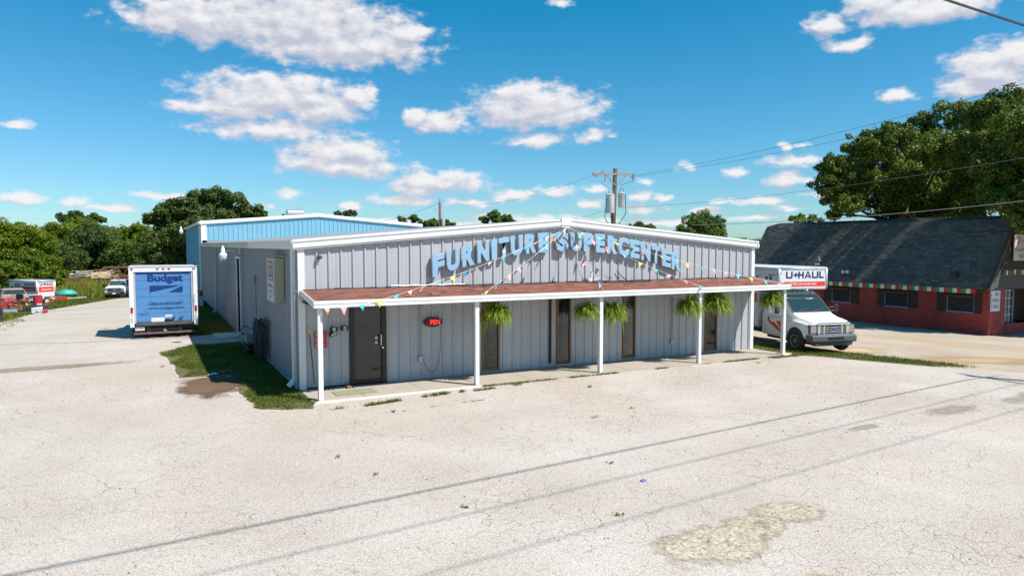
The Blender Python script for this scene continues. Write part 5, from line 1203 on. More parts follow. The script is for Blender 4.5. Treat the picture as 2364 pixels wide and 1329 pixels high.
# ------------------------------------------------------------ brick restaurant on the right
RX, RY = 32.1, 1.75; RW, RL = 9.0, 14.9; GZ = -.72
def brick_mat():
    m, t, b = nodes_of('painted_red_brick'); n = t.nodes; l = t.links
    g = n.new('ShaderNodeNewGeometry'); sp = n.new('ShaderNodeSeparateXYZ'); l.new(g.outputs['Position'], sp.inputs[0])
    ad = n.new('ShaderNodeMath'); ad.operation = 'ADD'; l.new(sp.outputs[0], ad.inputs[0]); l.new(sp.outputs[1], ad.inputs[1])
    cb = n.new('ShaderNodeCombineXYZ'); l.new(ad.outputs[0], cb.inputs[0]); l.new(sp.outputs[2], cb.inputs[1])
    br = n.new('ShaderNodeTexBrick'); l.new(cb.outputs[0], br.inputs['Vector']); br.inputs['Scale'].default_value = 1
    br.inputs['Brick Width'].default_value = .21; br.inputs['Row Height'].default_value = .072; br.inputs['Mortar Size'].default_value = .009
    br.inputs['Color1'].default_value = (.44, .060, .040, 1); br.inputs['Color2'].default_value = (.31, .042, .032, 1); br.inputs['Mortar'].default_value = (.17, .028, .022, 1)
    q = n.new('ShaderNodeTexNoise'); q.inputs['Scale'].default_value = 1.1; q.inputs['Detail'].default_value = 5; l.new(g.outputs['Position'], q.inputs['Vector'])
    mr = n.new('ShaderNodeMapRange'); l.new(q.outputs['Fac'], mr.inputs['Value']); mr.inputs['From Min'].default_value = .3; mr.inputs['From Max'].default_value = .7; mr.inputs['To Min'].default_value = .75; mr.inputs['To Max'].default_value = 1.2
    hv = n.new('ShaderNodeHueSaturation'); l.new(br.outputs['Color'], hv.inputs['Color']); l.new(mr.outputs[0], hv.inputs['Value']); l.new(hv.outputs[0], b.inputs['Base Color'])
    b.inputs['Roughness'].default_value = .75
    bp = n.new('ShaderNodeBump'); bp.invert = True; bp.inputs['Distance'].default_value = .012; bp.inputs['Strength'].default_value = .8; l.new(br.outputs['Fac'], bp.inputs['Height']); l.new(bp.outputs[0], b.inputs['Normal'])
    MATS['brick'] = m; return m
BRICK = brick_mat()
RS = thing('brick_restaurant', 'red painted brick restaurant under a steep dark shingled roof', 'building', (0, 0, 0))
wl = [(2.2, 3.5), (5.55, 6.85), (8.95, 10.15), (12.4, 13.6)]
def wallseg(mb, a, b, z0, z1): mb.box(RX, RX+.25, a, b, z0, z1)
wb = MB(); wallseg(wb, RY, RY+RL, GZ-.2, .30); ys = [RY]+[v for w in wl for v in w]+[RY+RL]
for a, b in zip(ys[0::2], ys[1::2]): wallseg(wb, a, b, .30, 1.5)
for a, b in wl: wallseg(wb, a, b, 1.12, 1.5)
obj('side_wall', wb, BRICK, RS)
obj('front_wall', MB().box(RX+.0, RX+1.25, RY-.22, RY-.001, GZ-.2, 1.42).box(RX+1.25, RX+5, RY-.0, RY+.2, GZ-.2, -.30).box(RX+.35, RX+.85, RY-.215, RY-.002, 1.42, 2.4).box(RX+5, RX+RW, RY, RY+.2, GZ-.2, 2.6), BRICK, RS)
obj('porch_recess', MB().box(RX+1.2, RX+5.1, RY+.7, RY+.8, -.3, 3.0), mat('dark_timber', (.035, .022, .016), .8, 0, .3, 3), RS)
obj('back_wall', MB().box(RX, RX+RW, RY+RL-.2, RY+RL, GZ-.2, 2.0).box(RX+RW-.2, RX+RW, RY, RY+RL, GZ-.2, 2.0), BRICK, RS)
SHB = mat('dark_board', (.045, .026, .018), .8, 0, .3, 4, bump=.3); THA = mat('thatch_brown', (.085, .05, .025), .9, 0, .35, 8, bump=.6, bs=40)
BLF = mat('blue_grey_paint', (.16, .24, .33), .6, 0, .1, 4)
shut = [((1.82, 2.2), (3.5, 4.0)), ((5.0, 5.55), (6.85, 7.3)), ((8.4, 8.95), (10.15, 10.7)), ((11.9, 12.4), (13.6, 14.1))]
for (a, b), sh in zip(wl, shut):
    f = obj('window_frame', MB().box(RX-.03, RX+.06, a-.04, b+.04, .27, .33).box(RX-.02, RX+.05, a-.03, a+.02, .33, 1.12).box(RX-.02, RX+.05, b-.02, b+.03, .33, 1.12), BLF, RS)
    obj('window_pane', MB().box(RX+.06, RX+.07, a, b, .30, 1.15), GLASS, f)
    obj('pane_dark_sheet', MB().box(RX+.045, RX+.055, a, b, .33, 1.12), mat('pane_dark_matte', (.022, .022, .024), .8, 0, .2, 6), f)  # added matte dark sheet, keeps the bright sky reflection off the pane
    for c, d in sh: obj('shutter', MB().box(RX-.035, RX-.002, c+.01, d-.01, .30, 1.28), SHB, RS)
    aw = MB(); 
    aw.loft([[(RX-.002, a-.1, 1.30), (RX-.26, a+.02, 1.12), (RX-.26, a+.02, 1.02), (RX-.002, a-.1, 1.10)], [(RX-.002, b+.1, 1.30), (RX-.26, b-.02, 1.12), (RX-.26, b-.02, 1.02), (RX-.002, b+.1, 1.10)]])
    obj('window_hood', aw, THA, RS)
# gambrel roof, every course and tab laid
prof = [(RX-.38, 1.47), (RX+1.75, 4.78), (RX+3.0, 5.05)]
RSH = [mat('dark_shingle_%d' % i, c, .88, 0, .2, 7, bump=.5, bs=80) for i, c in enumerate([(.105, .105, .095), (.08, .08, .075), (.14, .135, .12)])]
mbs = [MB() for _ in RSH]; rnd = random.Random(8); y0r, y1r = RY-.35, RY+RL+.1
for (xa, za), (xb, zb_) in zip(prof[:-1], prof[1:]):
    ln = math.hypot(xb-xa, zb_-za); nr = int(ln/.145); nx_, nz_ = -(zb_-za)/ln, (xb-xa)/ln
    for r_ in range(nr):
        s0 = r_/nr; s1 = (r_+1)/nr
        p0 = (xa+(xb-xa)*s0, za+(zb_-za)*s0); p1 = (xa+(xb-xa)*s1, za+(zb_-za)*s1)
        y = y0r-rnd.uniform(0, .3)
        while y < y1r:
            w_ = rnd.uniform(.28, .34); a = max(y, y0r); b = min(y+w_-.010, y1r)
            if b-a > .02:
                o_ = .018+rnd.uniform(0, .010); q = mbs[rnd.choices((0, 1, 2), (5, 3, 2))[0]]
                q.add([(p0[0]+nx_*o_, a, p0[1]+nz_*o_), (p0[0]+nx_*o_, b, p0[1]+nz_*o_), (p1[0]+nx_*.003, b, p1[1]+nz_*.003), (p1[0]+nx_*.003, a, p1[1]+nz_*.003), (p0[0]-nx_*.002, a, p0[1]), (p0[0]-nx_*.002, b, p0[1])], [(0, 3, 2, 1), (5, 4, 0, 1)])
            y += w_
for q, m_ in zip(mbs, RSH): obj('shingles', q, m_, RS, fix=False, kind='stuff')
pr_in = [(RX-.36, 1.45), (RX+1.77, 4.76), (RX+3.0, 5.03), (RX+RW-3.0, 5.03), (RX+RW-1.77, 4.76), (RX+RW+.36, 1.45)]
obj('roof_deck', MB().loft([[(x, y0r+.02, z) for x, z in pr_in], [(x, y1r-.02, z) for x, z in pr_in]]), RSH[1], RS)
obj('gable_wall', MB().loft([[(x, y0r-.004, z) for x, z in ((RX+.55, 2.4), (RX+1.75, 4.25), (RX+RW-1.75, 4.25), (RX+RW-.55, 2.4))], [(x, y0r+.01, z) for x, z in ((RX+.55, 2.4), (RX+1.75, 4.25), (RX+RW-1.75, 4.25), (RX+RW-.55, 2.4))]]), mat('dark_timber', (.035, .022, .016)), RS)
for (a, b) in zip(prof[:-1], prof[1:]): obj('barge_board', MB().bar((a[0], y0r-.01, a[1]), (b[0], y0r-.01, b[1]), .05, .16), SHB, RS)
obj('roof_vent', MB().cyl((RX+.25, 11.3, 2.75), (-.3, 0, 1), .05, .3, 10).box(RX+.0, RX+.2, 11.2, 11.45, 2.4, 2.48), WHITE, RS)
obj('roof_vent', MB().box(RX-.12, RX+.25, 3.0, 3.35, 1.98, 2.2), BLACK, RS)
t = thing('floodlight_pair', 'small white twin floodlight on the dark roof above the truck', 'lamp', (RX-.22, 9.15, 2.05))
obj('lamp_can', MB().cyl((0, .14, 0), (-.5, .8, -.2), .07, .18, 12, .1).cyl((0, -.12, .02), (-.5, -.8, -.2), .07, .18, 12, .1), WHITE, t, smooth=True)
obj('lamp_arm', MB().bar((0, 0, 0), (.25, 0, -.1), .05), WHITE, t)
# striped fascia blocks
FL = [mat('fascia_red', (.50, .03, .035), .6), mat('fascia_cream', (.66, .62, .52), .6), mat('fascia_green', (.02, .25, .06), .6)]
nb = 70; s_ = .213
for i in range(nb):
    a = 1.95+i*s_
    if a+s_ > RY+RL: break
    obj('fascia_block', MB().box(RX-.405-(.004 if i % 2 else 0), RX-.385, a, a+s_, 1.25, 1.47), FL[i % 3], RS)
obj('soffit', MB().box(RX-.385, RX, RY, RY+RL, 1.38, 1.42), SHB, RS)
# front window and garland
wf = obj('front_window', MB().box(RX+1.75, RX+1.83, RY+.3, RY+.38, -.28, 1.75).box(RX+3.0, RX+3.08, RY+.3, RY+.38, -.28, 1.75).box(RX+1.7, RX+3.15, RY+.2, RY+.42, -.36, -.28).box(RX+1.83, RX+3.0, RY+.3, RY+.38, 1.7, 1.78), BLF, RS)
mu = MB()
for k in range(1, 4): mu.box(RX+1.83+k*.29-.012, RX+1.83+k*.29+.012, RY+.32, RY+.35, -.28, 1.7)
for k in range(1, 5): mu.box(RX+1.83, RX+3.0, RY+.322, RY+.348, -.28+k*.4-.012, -.28+k*.4+.012)
obj('muntin', mu, WHITEP, wf); obj('front_pane', MB().box(RX+1.83, RX+3.0, RY+.35, RY+.355, -.28, 1.7), GLASS, wf)
obj('paper_banner', MB().box(RX+1.86, RX+2.55, RY+.40, RY+.41, -.25, 1.2), mat('paper_grey', (.45, .45, .42), .8), wf)
obj('neon_tube', MB().tube([(RX+1.95, RY+.30, 1.25), (RX+1.95, RY+.30, 1.65), (RX+2.05, RY+.30, 1.68), (RX+2.07, RY+.30, 1.25)], .025, 6), mat('neon_blue', (.02, .01, .4), .4, emit=(.08, .03, 1), est=3), wf)
for i in range(16):
    obj('garland_flag', MB().box(RX+.8+i*.22, RX+.8+i*.22+.13, y0r-.05, y0r-.04, 2.15-.02*math.sin(i), 2.37-.02*math.sin(i)), FL[(2-i) % 3], RS)
t = thing('restaurant_sign', 'cream gable sign with red script and a phone number', 'sign', (RX+1.45, y0r-.08, 2.82))
obj('board', MB().box(0, 3.4, -.05, .0, 0, 1.26), mat('cream_sign', (.52, .47, .41), .6, 0, .06, 2), t, bevel=.01)
decal('sign_text', 'Pronto', FRONT, .28, .68, 1.75, .44, mat('maroon_print', (.22, .02, .03), .5), t, -.012, depth=.053)
decal('sign_text', 'ITALIAN RESTAURANT', FRONT, .06, .44, 2.3, .19, FUR, t, .0, depth=.053)
decal('sign_text', '940-683-3750', FRONT, .42, .08, 1.75, .25, FUR, t, .0, depth=.053)
t = thing('parking_sign', 'white MORE PARKING IN BACK sign on the brick corner', 'sign', (RX+.0, RY-.235, .42))
obj('board', MB().box(.08, .86, -.012, .0, 0, .98), WHITEP, t)
for k, w_ in enumerate(('MORE', 'PARKING', 'IN BACK')): decal('sign_text', w_, FRONT, .30+(.0, -.06, -.02)[k]+(.12 if k == 0 else 0), .72-k*.29, (.36, .54, .50)[k], .19, FUR, t, .008, depth=.014)
flat('arrow', [[(.13, .12), (.155, .12), (.155, .78), (.13, .78)], [(.09, .76), (.20, .76), (.145, .9)]], FRONT, .014, FUR, t)

# ------------------------------------------------------------ power poles and lines
def crossbar(par, L_, z, w=.09): obj('cross_arm', MB().box(-L_/2, L_/2, -.06, .04, z-w/2, z+w/2), mat('weathered_arm', (.30, .25, .21), .85, 0, .2, 6), par)
def insul(par, x, y, z, up=1):
    obj('insulator', MB().ring((x, y, z), (0, 0, up), [(0, .02), (.03, .06), (.07, .03), (.09, .065), (.13, .03), (.15, .05), (.19, .02), (.19, .001)], 12), CERAM, par)
def can(par, x, y, z, r, h):
    c = obj('transformer', MB().ring((x, y, z), (0, 0, 1), [(0, .001), (0, r*.94), (.03, r), (h-.02, r), (h, r*1.08), (h+.03, r*1.08), (h+.08, r*.6), (h+.10, .001)], 20), TRANS, par); smooth_angle(c, 40)
    obj('bushing', MB().ring((x-.08, y, z+h+.04), (0, 0, 1), [(0, .05), (.06, .03), (.10, .055), (.16, .03), (.28, .045), (.3, .001)], 10).ring((x+.13, y, z+h+.0), (.3, 0, 1), [(0, .05), (.1, .04), (.24, .05), (.26, .001)], 10), CERAM, c)
    obj('hanger', MB().box(x-.04, x+.04, y-.02, y+r+.14, z+h*.75, z+h*.8), GREYM, c)
    return c
P1 = thing('utility_pole', 'wooden utility pole with cross arm and two grey transformers', 'utility pole', (23.0, 19, H(23, 19)), 0)
z0 = -H(23, 19); PT = 8.35+z0
obj('pole_shaft', MB().tube([(-.30, 0, -.3), (.0, 0, PT)], [.17, .13], 14), POLEW, P1, smooth=True)
obj('cross_arm', MB().bar((-1.75, -.1, PT-.42), (1.35, -.1, PT-.30), .11, .12), mat('weathered_arm', (.30, .25, .21), .85, 0, .2, 6), P1)
obj('brace', MB().bar((-.75, -.13, PT-.45), (0, -.13, PT-1.15), .05).bar((.75, -.13, PT-.40), (0, -.13, PT-1.15), .05), mat('weathered_arm', (.30, .25, .21)), P1)
for x in (-1.12, -.95): insul(P1, x, -.1, PT-.36)
for x in (-1.65, -1.45, 1.2): insul(P1, x, -.15, PT-.42, -1)
for x, z in ((-.92, -.85), (1.25, -.75)):
    obj('fuse_cutout', MB().tube([(x, -.2, PT+z), (x+.06, -.2, PT+z+.45)], .045, 8), CERAM, P1)
    obj('jumper', MB().tube([(x, -.2, PT+z), (x-.4, -.25, PT+z-.1), (x*.5-.35, -.25, PT+z-.3), (x*.45-.1, -.25, PT-1.35)], .012, 5), WIREM, P1)
can(P1, -.52, -.20, PT-2.80, .27, 1.12); can(P1, .38, -.15, PT-2.40, .20, .85)
for a, b in (((-.85, -.3, PT-1.9), (-.35, -.2, PT-4.0)), ((-.5, -.4, PT-2.0), (-.3, -.2, PT-3.9)), ((.62, -.2, PT-1.6), (-.1, -.2, PT-3.8))):
    m_ = ((a[0]*1.12+b[0]*.1), a[1], (a[2]*.45+b[2]*.55)); obj('drop_cable', MB().tube([a, (a[0]*1.05, a[1], a[2]*.8+b[2]*.2), m_, b], .022, 6), WIREM, P1)
P2 = thing('far_utility_pole', 'thin far utility pole with one grey transformer beyond the roofs', 'utility pole', (27.4, 60, H(27, 60)))
z0 = -H(27, 60); PT2 = 8.5+z0
obj('pole_shaft', MB().tube([(0, 0, -.2), (0, 0, PT2)], [.19, .15], 12), mat('red_brown_pole', (.17, .09, .07), .8, 0, .2, 4), P2, smooth=True)
can(P2, .28, -.2, PT2-2.7, .24, .85)
obj('pole_cap', MB().ring((0, 0, PT2), (0, 0, 1), [(-.1, .17), (.05, .15), (.15, .06), (.4, .05), (.45, .08), (.5, .001)], 10), GREYM, P2); insul(P2, -.6, 0, PT2-.9)
def catenary(a, b, sag, r, m, label, name='power_line', n=24):
    a = Vector(a); b = Vector(b); pts = []
    for i in range(n+1):
        t_ = i/n; p = a.lerp(b, t_); p.z -= sag*4*t_*(1-t_); pts.append(p)
    o = obj(name, MB().tube(pts, r, 5), m); o['label'] = label; o['category'] = 'power line'; o['group'] = 'overhead lines'; return o
P3 = thing('roadside_pole', 'roadside utility pole standing out of view, its shadow on the lot', 'utility pole', (21.3, -11.9, H(21.3, -11.9)))
obj('pole_shaft', MB().tube([(0, 0, -.3), (0, 0, 9.5)], [.17, .12], 12), POLEW, P3, smooth=True)
obj('cross_arm', MB().box(-.05, .05, -2.7, .6, 9.1, 9.22), mat('weathered_arm', (.3, .25, .21)), P3)
P4 = thing('roadside_pole', 'second roadside pole standing out of view down the road', 'utility pole', (-34, -16.2, 0))
obj('pole_shaft', MB().tube([(0, 0, -.3), (0, 0, 9.5)], [.17, .12], 12), POLEW, P4, smooth=True); obj('cross_arm', MB().box(-.05, .05, -3.0, .6, 9.1, 9.22), mat('weathered_arm', (.3, .25, .21)), P4)
for o in (P3, P4): o['group'] = 'roadside poles'
catenary((21.3, -10.75, 6.98), (-34, -15.2, 7.05), .34, .012, WIREM, 'thick twisted cable crossing the upper right corner', 'cable_line', 40)
catenary((21.3, -10.72, 7.01), (-34, -15.17, 7.08), .34, .012, WIREM, 'thin cable twisted close above the thick corner cable', 'cable_line', 40)
catenary((21.3, -13.2, 9.3), (-34, -17.7, 9.3), .5, .013, WIREM, 'high roadside wire whose shadow crosses the lot')
catenary((21.3, -14.5, 9.3), (-34, -19.0, 9.3), .5, .011, WIREM, 'outer high roadside wire whose shadow crosses the lot')
catenary((24.2, 18.9, 7.95), (26.5, -10, 10.6), .5, .008, WIREM, 'upper of the twin wires from the cross arm to the right')
catenary((24.2, 19.1, 7.88), (26.8, -10.3, 10.0), .5, .008, WIREM, 'lower of the twin wires from the cross arm to the right')
catenary((23.1, 18.8, 5.9), (26.5, -10, 7.6), .55, .008, WIREG, 'single grey wire sagging from the transformer pole across the oak')
catenary((13.5, 1.2, 4.25), (26.5, -10, 6.0), .35, .009, WIREG, 'pale service wire from the shop roof across the shingled roof')
catenary((21.3, 19, 7.85), (27.4, 60, 8.7), 1.0, .008, WIREM, 'wire sagging between the two utility poles')
catenary((22.9, 19.1, 5.9), (27.2, 60, 6.0), 1.2, .008, WIREM, 'lower wire from the transformer pole toward the shop roof')
catenary((27.4, 60, 8.5), (20, 62, 6.2), .3, .014, WIREM, 'short wire dropping leftward from the far pole')
t = thing('far_mast', 'pair of thin masts on the far horizon', 'mast', (420, 300, 0))
for dx in (0, 6): obj('mast_tube', MB().cyl((dx, 0, 10), (0, 0, 1), .35, 22, 6), GREYM, t)

# ------------------------------------------------------------ trees
LF = {'oak': leaf_mat('oak_leaf', (.068, .120, .013), (.140, .185, .018), .28, .5, .35), 'dark': leaf_mat('dark_leaf', (.058, .098, .018), (.100, .138, .026), .28, .55, .25),
      'bright': leaf_mat('bright_leaf', (.11, .175, .009), (.19, .235, .012), .35, .5, .3), 'mid': leaf_mat('mid_leaf', (.065, .12, .014), (.11, .16, .018), .3, .5, .3),
      'wood': leaf_mat('wood_leaf', (.060, .092, .020), (.10, .125, .022), .25, .6, .06)}
def leaf_cloud(name, lobes, n, size, kind, seed, shell=.55, flatten=.8):
    """many small bent leaves on and inside ragged lobes"""
    rg_ = np.random.default_rng(seed); lb = np.array(lobes, float)
    # secondary lobes break every lobe up into clumps
    sub = []
    for (x, y, z, r) in lb:
        k = 34
        d = rg_.normal(size=(k, 3)); d /= np.linalg.norm(d, axis=1)[:, None]
        rad = r*rg_.uniform(.15, .40, k)
        c = np.array([x, y, z])+d*((r-rad*.6)*rg_.uniform(.55, 1.18, k))[:, None]*np.array([1, 1, flatten])
        sub.append(np.concatenate([c, rad[:, None]], 1))
    sub = np.concatenate(sub); w = sub[:, 3]**1.7; w /= w.sum()
    idx = rg_.choice(len(sub), n, p=w); d = rg_.normal(size=(n, 3)); d /= np.linalg.norm(d, axis=1)[:, None]
    rr_ = rg_.uniform(shell, 1.0, n)**.6
    stray = rg_.random(n) < .12; rr_[stray] *= rg_.uniform(1.05, 1.6, stray.sum())
    P = sub[idx, :3]+d*(sub[idx, 3]*rr_)[:, None]*np.array([1, 1, .85])
    nrm = d*.9+rg_.normal(size=(n, 3))*.55+np.array([0, 0, .45]); nrm /= np.linalg.norm(nrm, axis=1)[:, None]
    t_ = np.cross(nrm, rg_.normal(size=(n, 3))); t_ /= np.linalg.norm(t_, axis=1)[:, None]; b_ = np.cross(nrm, t_)
    s = size*rg_.uniform(.55, 1.25, n)[:, None]
    V = np.stack([P-t_*s, P+b_*s*.55+nrm*s*.15, P+t_*s, P-b_*s*.55+nrm*s*.15], 1).reshape(-1, 3)
    me = bpy.data.meshes.new(name); me.vertices.add(n*4); me.vertices.foreach_set('co', V.ravel())
    me.loops.add(n*4); me.loops.foreach_set('vertex_index', np.arange(n*4)); me.polygons.add(n)
    me.polygons.foreach_set('loop_start', np.arange(n)*4); me.polygons.foreach_set('loop_total', np.full(n, 4)); me.update(calc_edges=True)
    me.materials.append(LF[kind]); return me
def limbs(base, lobes, r0, fork):
    mb = MB(); base = Vector(base); fk = Vector(fork)
    mb.tube([base+Vector((0, 0, -.3)), base.lerp(fk, .5)+Vector((.1*r0, 0, 0)), fk], [r0*1.25, r0, r0*.85], 10)
    for i, (x, y, z, r) in enumerate(lobes):
        c = Vector((x, y, z)); m_ = fk.lerp(c, .5)+Vector((random.uniform(-.4, .4), random.uniform(-.4, .4), random.uniform(-.2, .5)))
        mb.tube([fk, m_, c, c+(c-m_)*.25], [r0*.42, r0*.24, r0*.10, r0*.03], 6)
    return mb
def tree(name, label, lobes, n, size, kind, base, r0, fork, seed, group=None, shell=.55):
    t = thing(name, label, 'tree', tuple(base), 0, group)
    rel = [(x-base[0], y-base[1], z-base[2], r) for x, y, z, r in lobes]
    obj('crown', leaf_cloud('crown', rel, n, size, kind, seed, shell), None, t, kind='stuff')
    obj('trunk', limbs((0, 0, 0), rel, r0, [fork[i]-base[i] for i in range(3)]), BARK, t, smooth=True)
    return t
OAKA = [(32.5,10.4,7.9,1.06),(33.4,9.6,9.3,1.05),(33.6,11.4,6.7,0.94),(32.9,9.9,5.9,0.88),(35.0,9.4,9.8,0.96),(37.7,11.4,8.5,1.63),(41.0,14.5,6.9,1.34),(43.3,13.8,10.2,1.5),(44.1,13.6,8.1,1.81),(37.6,10.3,5.9,1.01),(43.0,12.2,11.4,1.16),(42.2,10.7,9.6,1.68),(42.7,10.0,7.3,1.67),(39.9,9.6,6.1,1.21),(43.5,10.3,12.1,1.18),(53.0,14.6,11.7,2.15),(52.0,14.0,6.7,1.63),(38.8,13.8,7.8,1.44),(48.3,13.8,9.1,1.89),(47.7,10.2,8.4,2.05),(33.0,10.9,5.4,0.46),(41.8,12.8,5.4,0.53),(46.9,13.4,5.1,0.68),(39.5,5.5,9.0,1.5),(37.0,6.8,8.9,1.5),(40.5,7.5,7.4,1.4),(31.9,10.6,7.2,.9),(32.2,10.2,8.2,.8),(36.6,9.0,7.0,1.3),(35.2,10.6,7.6,1.2),(39.6,11.2,9.7,1.5),(36.4,9.6,10.1,1.0),(39.5,10.5,7.6,1.4),(42.5,8.5,6.0,1.3),(45.5,11.8,6.3,1.6)]
OAKB = [(36.3,4.3,10.5,1.03),(38.3,4.4,11.3,0.98),(32.3,0.6,8.9,1.35),(35.0,3.0,7.8,1.31),(37.8,3.4,7.6,1.6),(34.2,2.5,6.3,1.0),(33.2,0.1,5.6,1.0),(35.7,.8,4.6,0.7),(34.3,0.4,9.9,1.4),(44.5,4.7,9.5,2.29),(43.1,4.3,6.9,1.99),(43.5,2.7,9.9,2.16),(40.9,1.5,6.9,2.05),(42.4,.5,4.7,1.25),(47.8,2.9,9.3,2.53),(38.8,4.4,7.8,0.9),(38,-1.5,8.2,2.0),(34.0,-.8,4.3,.6),(36.0,1.5,9.3,1.5),(34.5,1.6,6.9,1.2),(36.2,-.4,6.0,1.3),(34.8,-1.2,5.2,.9),(35.6,-1.8,4.3,.8),(33.4,-.6,7.4,1.1),(36.5,.6,5.6,1.0),(37.5,.4,5.6,1.2),(35.4,.3,5.3,.9),(39.5,-.5,5.5,1.4),(37.2,-1.5,4.6,1.0),(36.0,-2.0,3.9,.7),(34.9,-.6,4.6,.7),(32.6,1.0,5.6,.85),(33.6,1.6,5.6,.9),(34.6,1.2,5.7,.95),(32.5,.5,4.9,.6),(33.0,.4,4.4,.5),(35.2,1.9,6.6,1.0)]
tree('oak_tree', 'broad dark oak whose crown hangs over the far half of the shingled roof', OAKA, 210000, .088, 'oak', (43.6, 12, -.75), .42, (42.8, 12, 4.8), 1)
tree('oak_tree', 'big oak at the restaurant front with boughs over the roof corner', OAKB, 210000, .085, 'oak', (39.0, -1.6, -.75), .45, (39.0, -1.2, 4.0), 2)
OAKC = [(-2.4,74.8,6.6,1.11),(-1.1,72.1,7.5,1.58),(0.9,71.3,7.8,1.88),(2.8,72.8,8.4,1.83),(4.4,71.4,8.9,1.61),(6.0,69.3,8.1,1.74),(7.8,70.4,7.4,1.32),(-0.4,74.5,5.4,2.29),(1.6,68.3,5.3,2.4),(3.8,68.4,6.3,2.44),(7.1,73.0,6.5,2.35),(-1.9,70.2,3.8,1.93),(0.4,72.3,2.9,2.25),(2.6,71.8,2.8,2.27),(-1.0,70.7,1.9,1.71),(1.4,76.0,1.3,1.57),(-2.8,69.6,2.4,1.33),(3.2,71.3,9.6,0.7),(4.9,69.6,9.4,0.69),(9.4,73.1,7.2,0.74),(-1.2,72,.2,1.4),(1.0,71,0,1.5)]
tree('oak_tree', 'large dark oak rising behind the blue building', OAKC, 100000, .15, 'dark', (2.6, 72, H(2, 72)), .5, (2.6, 72, 2.5), 3)
GR = 'trees along the far field edge'
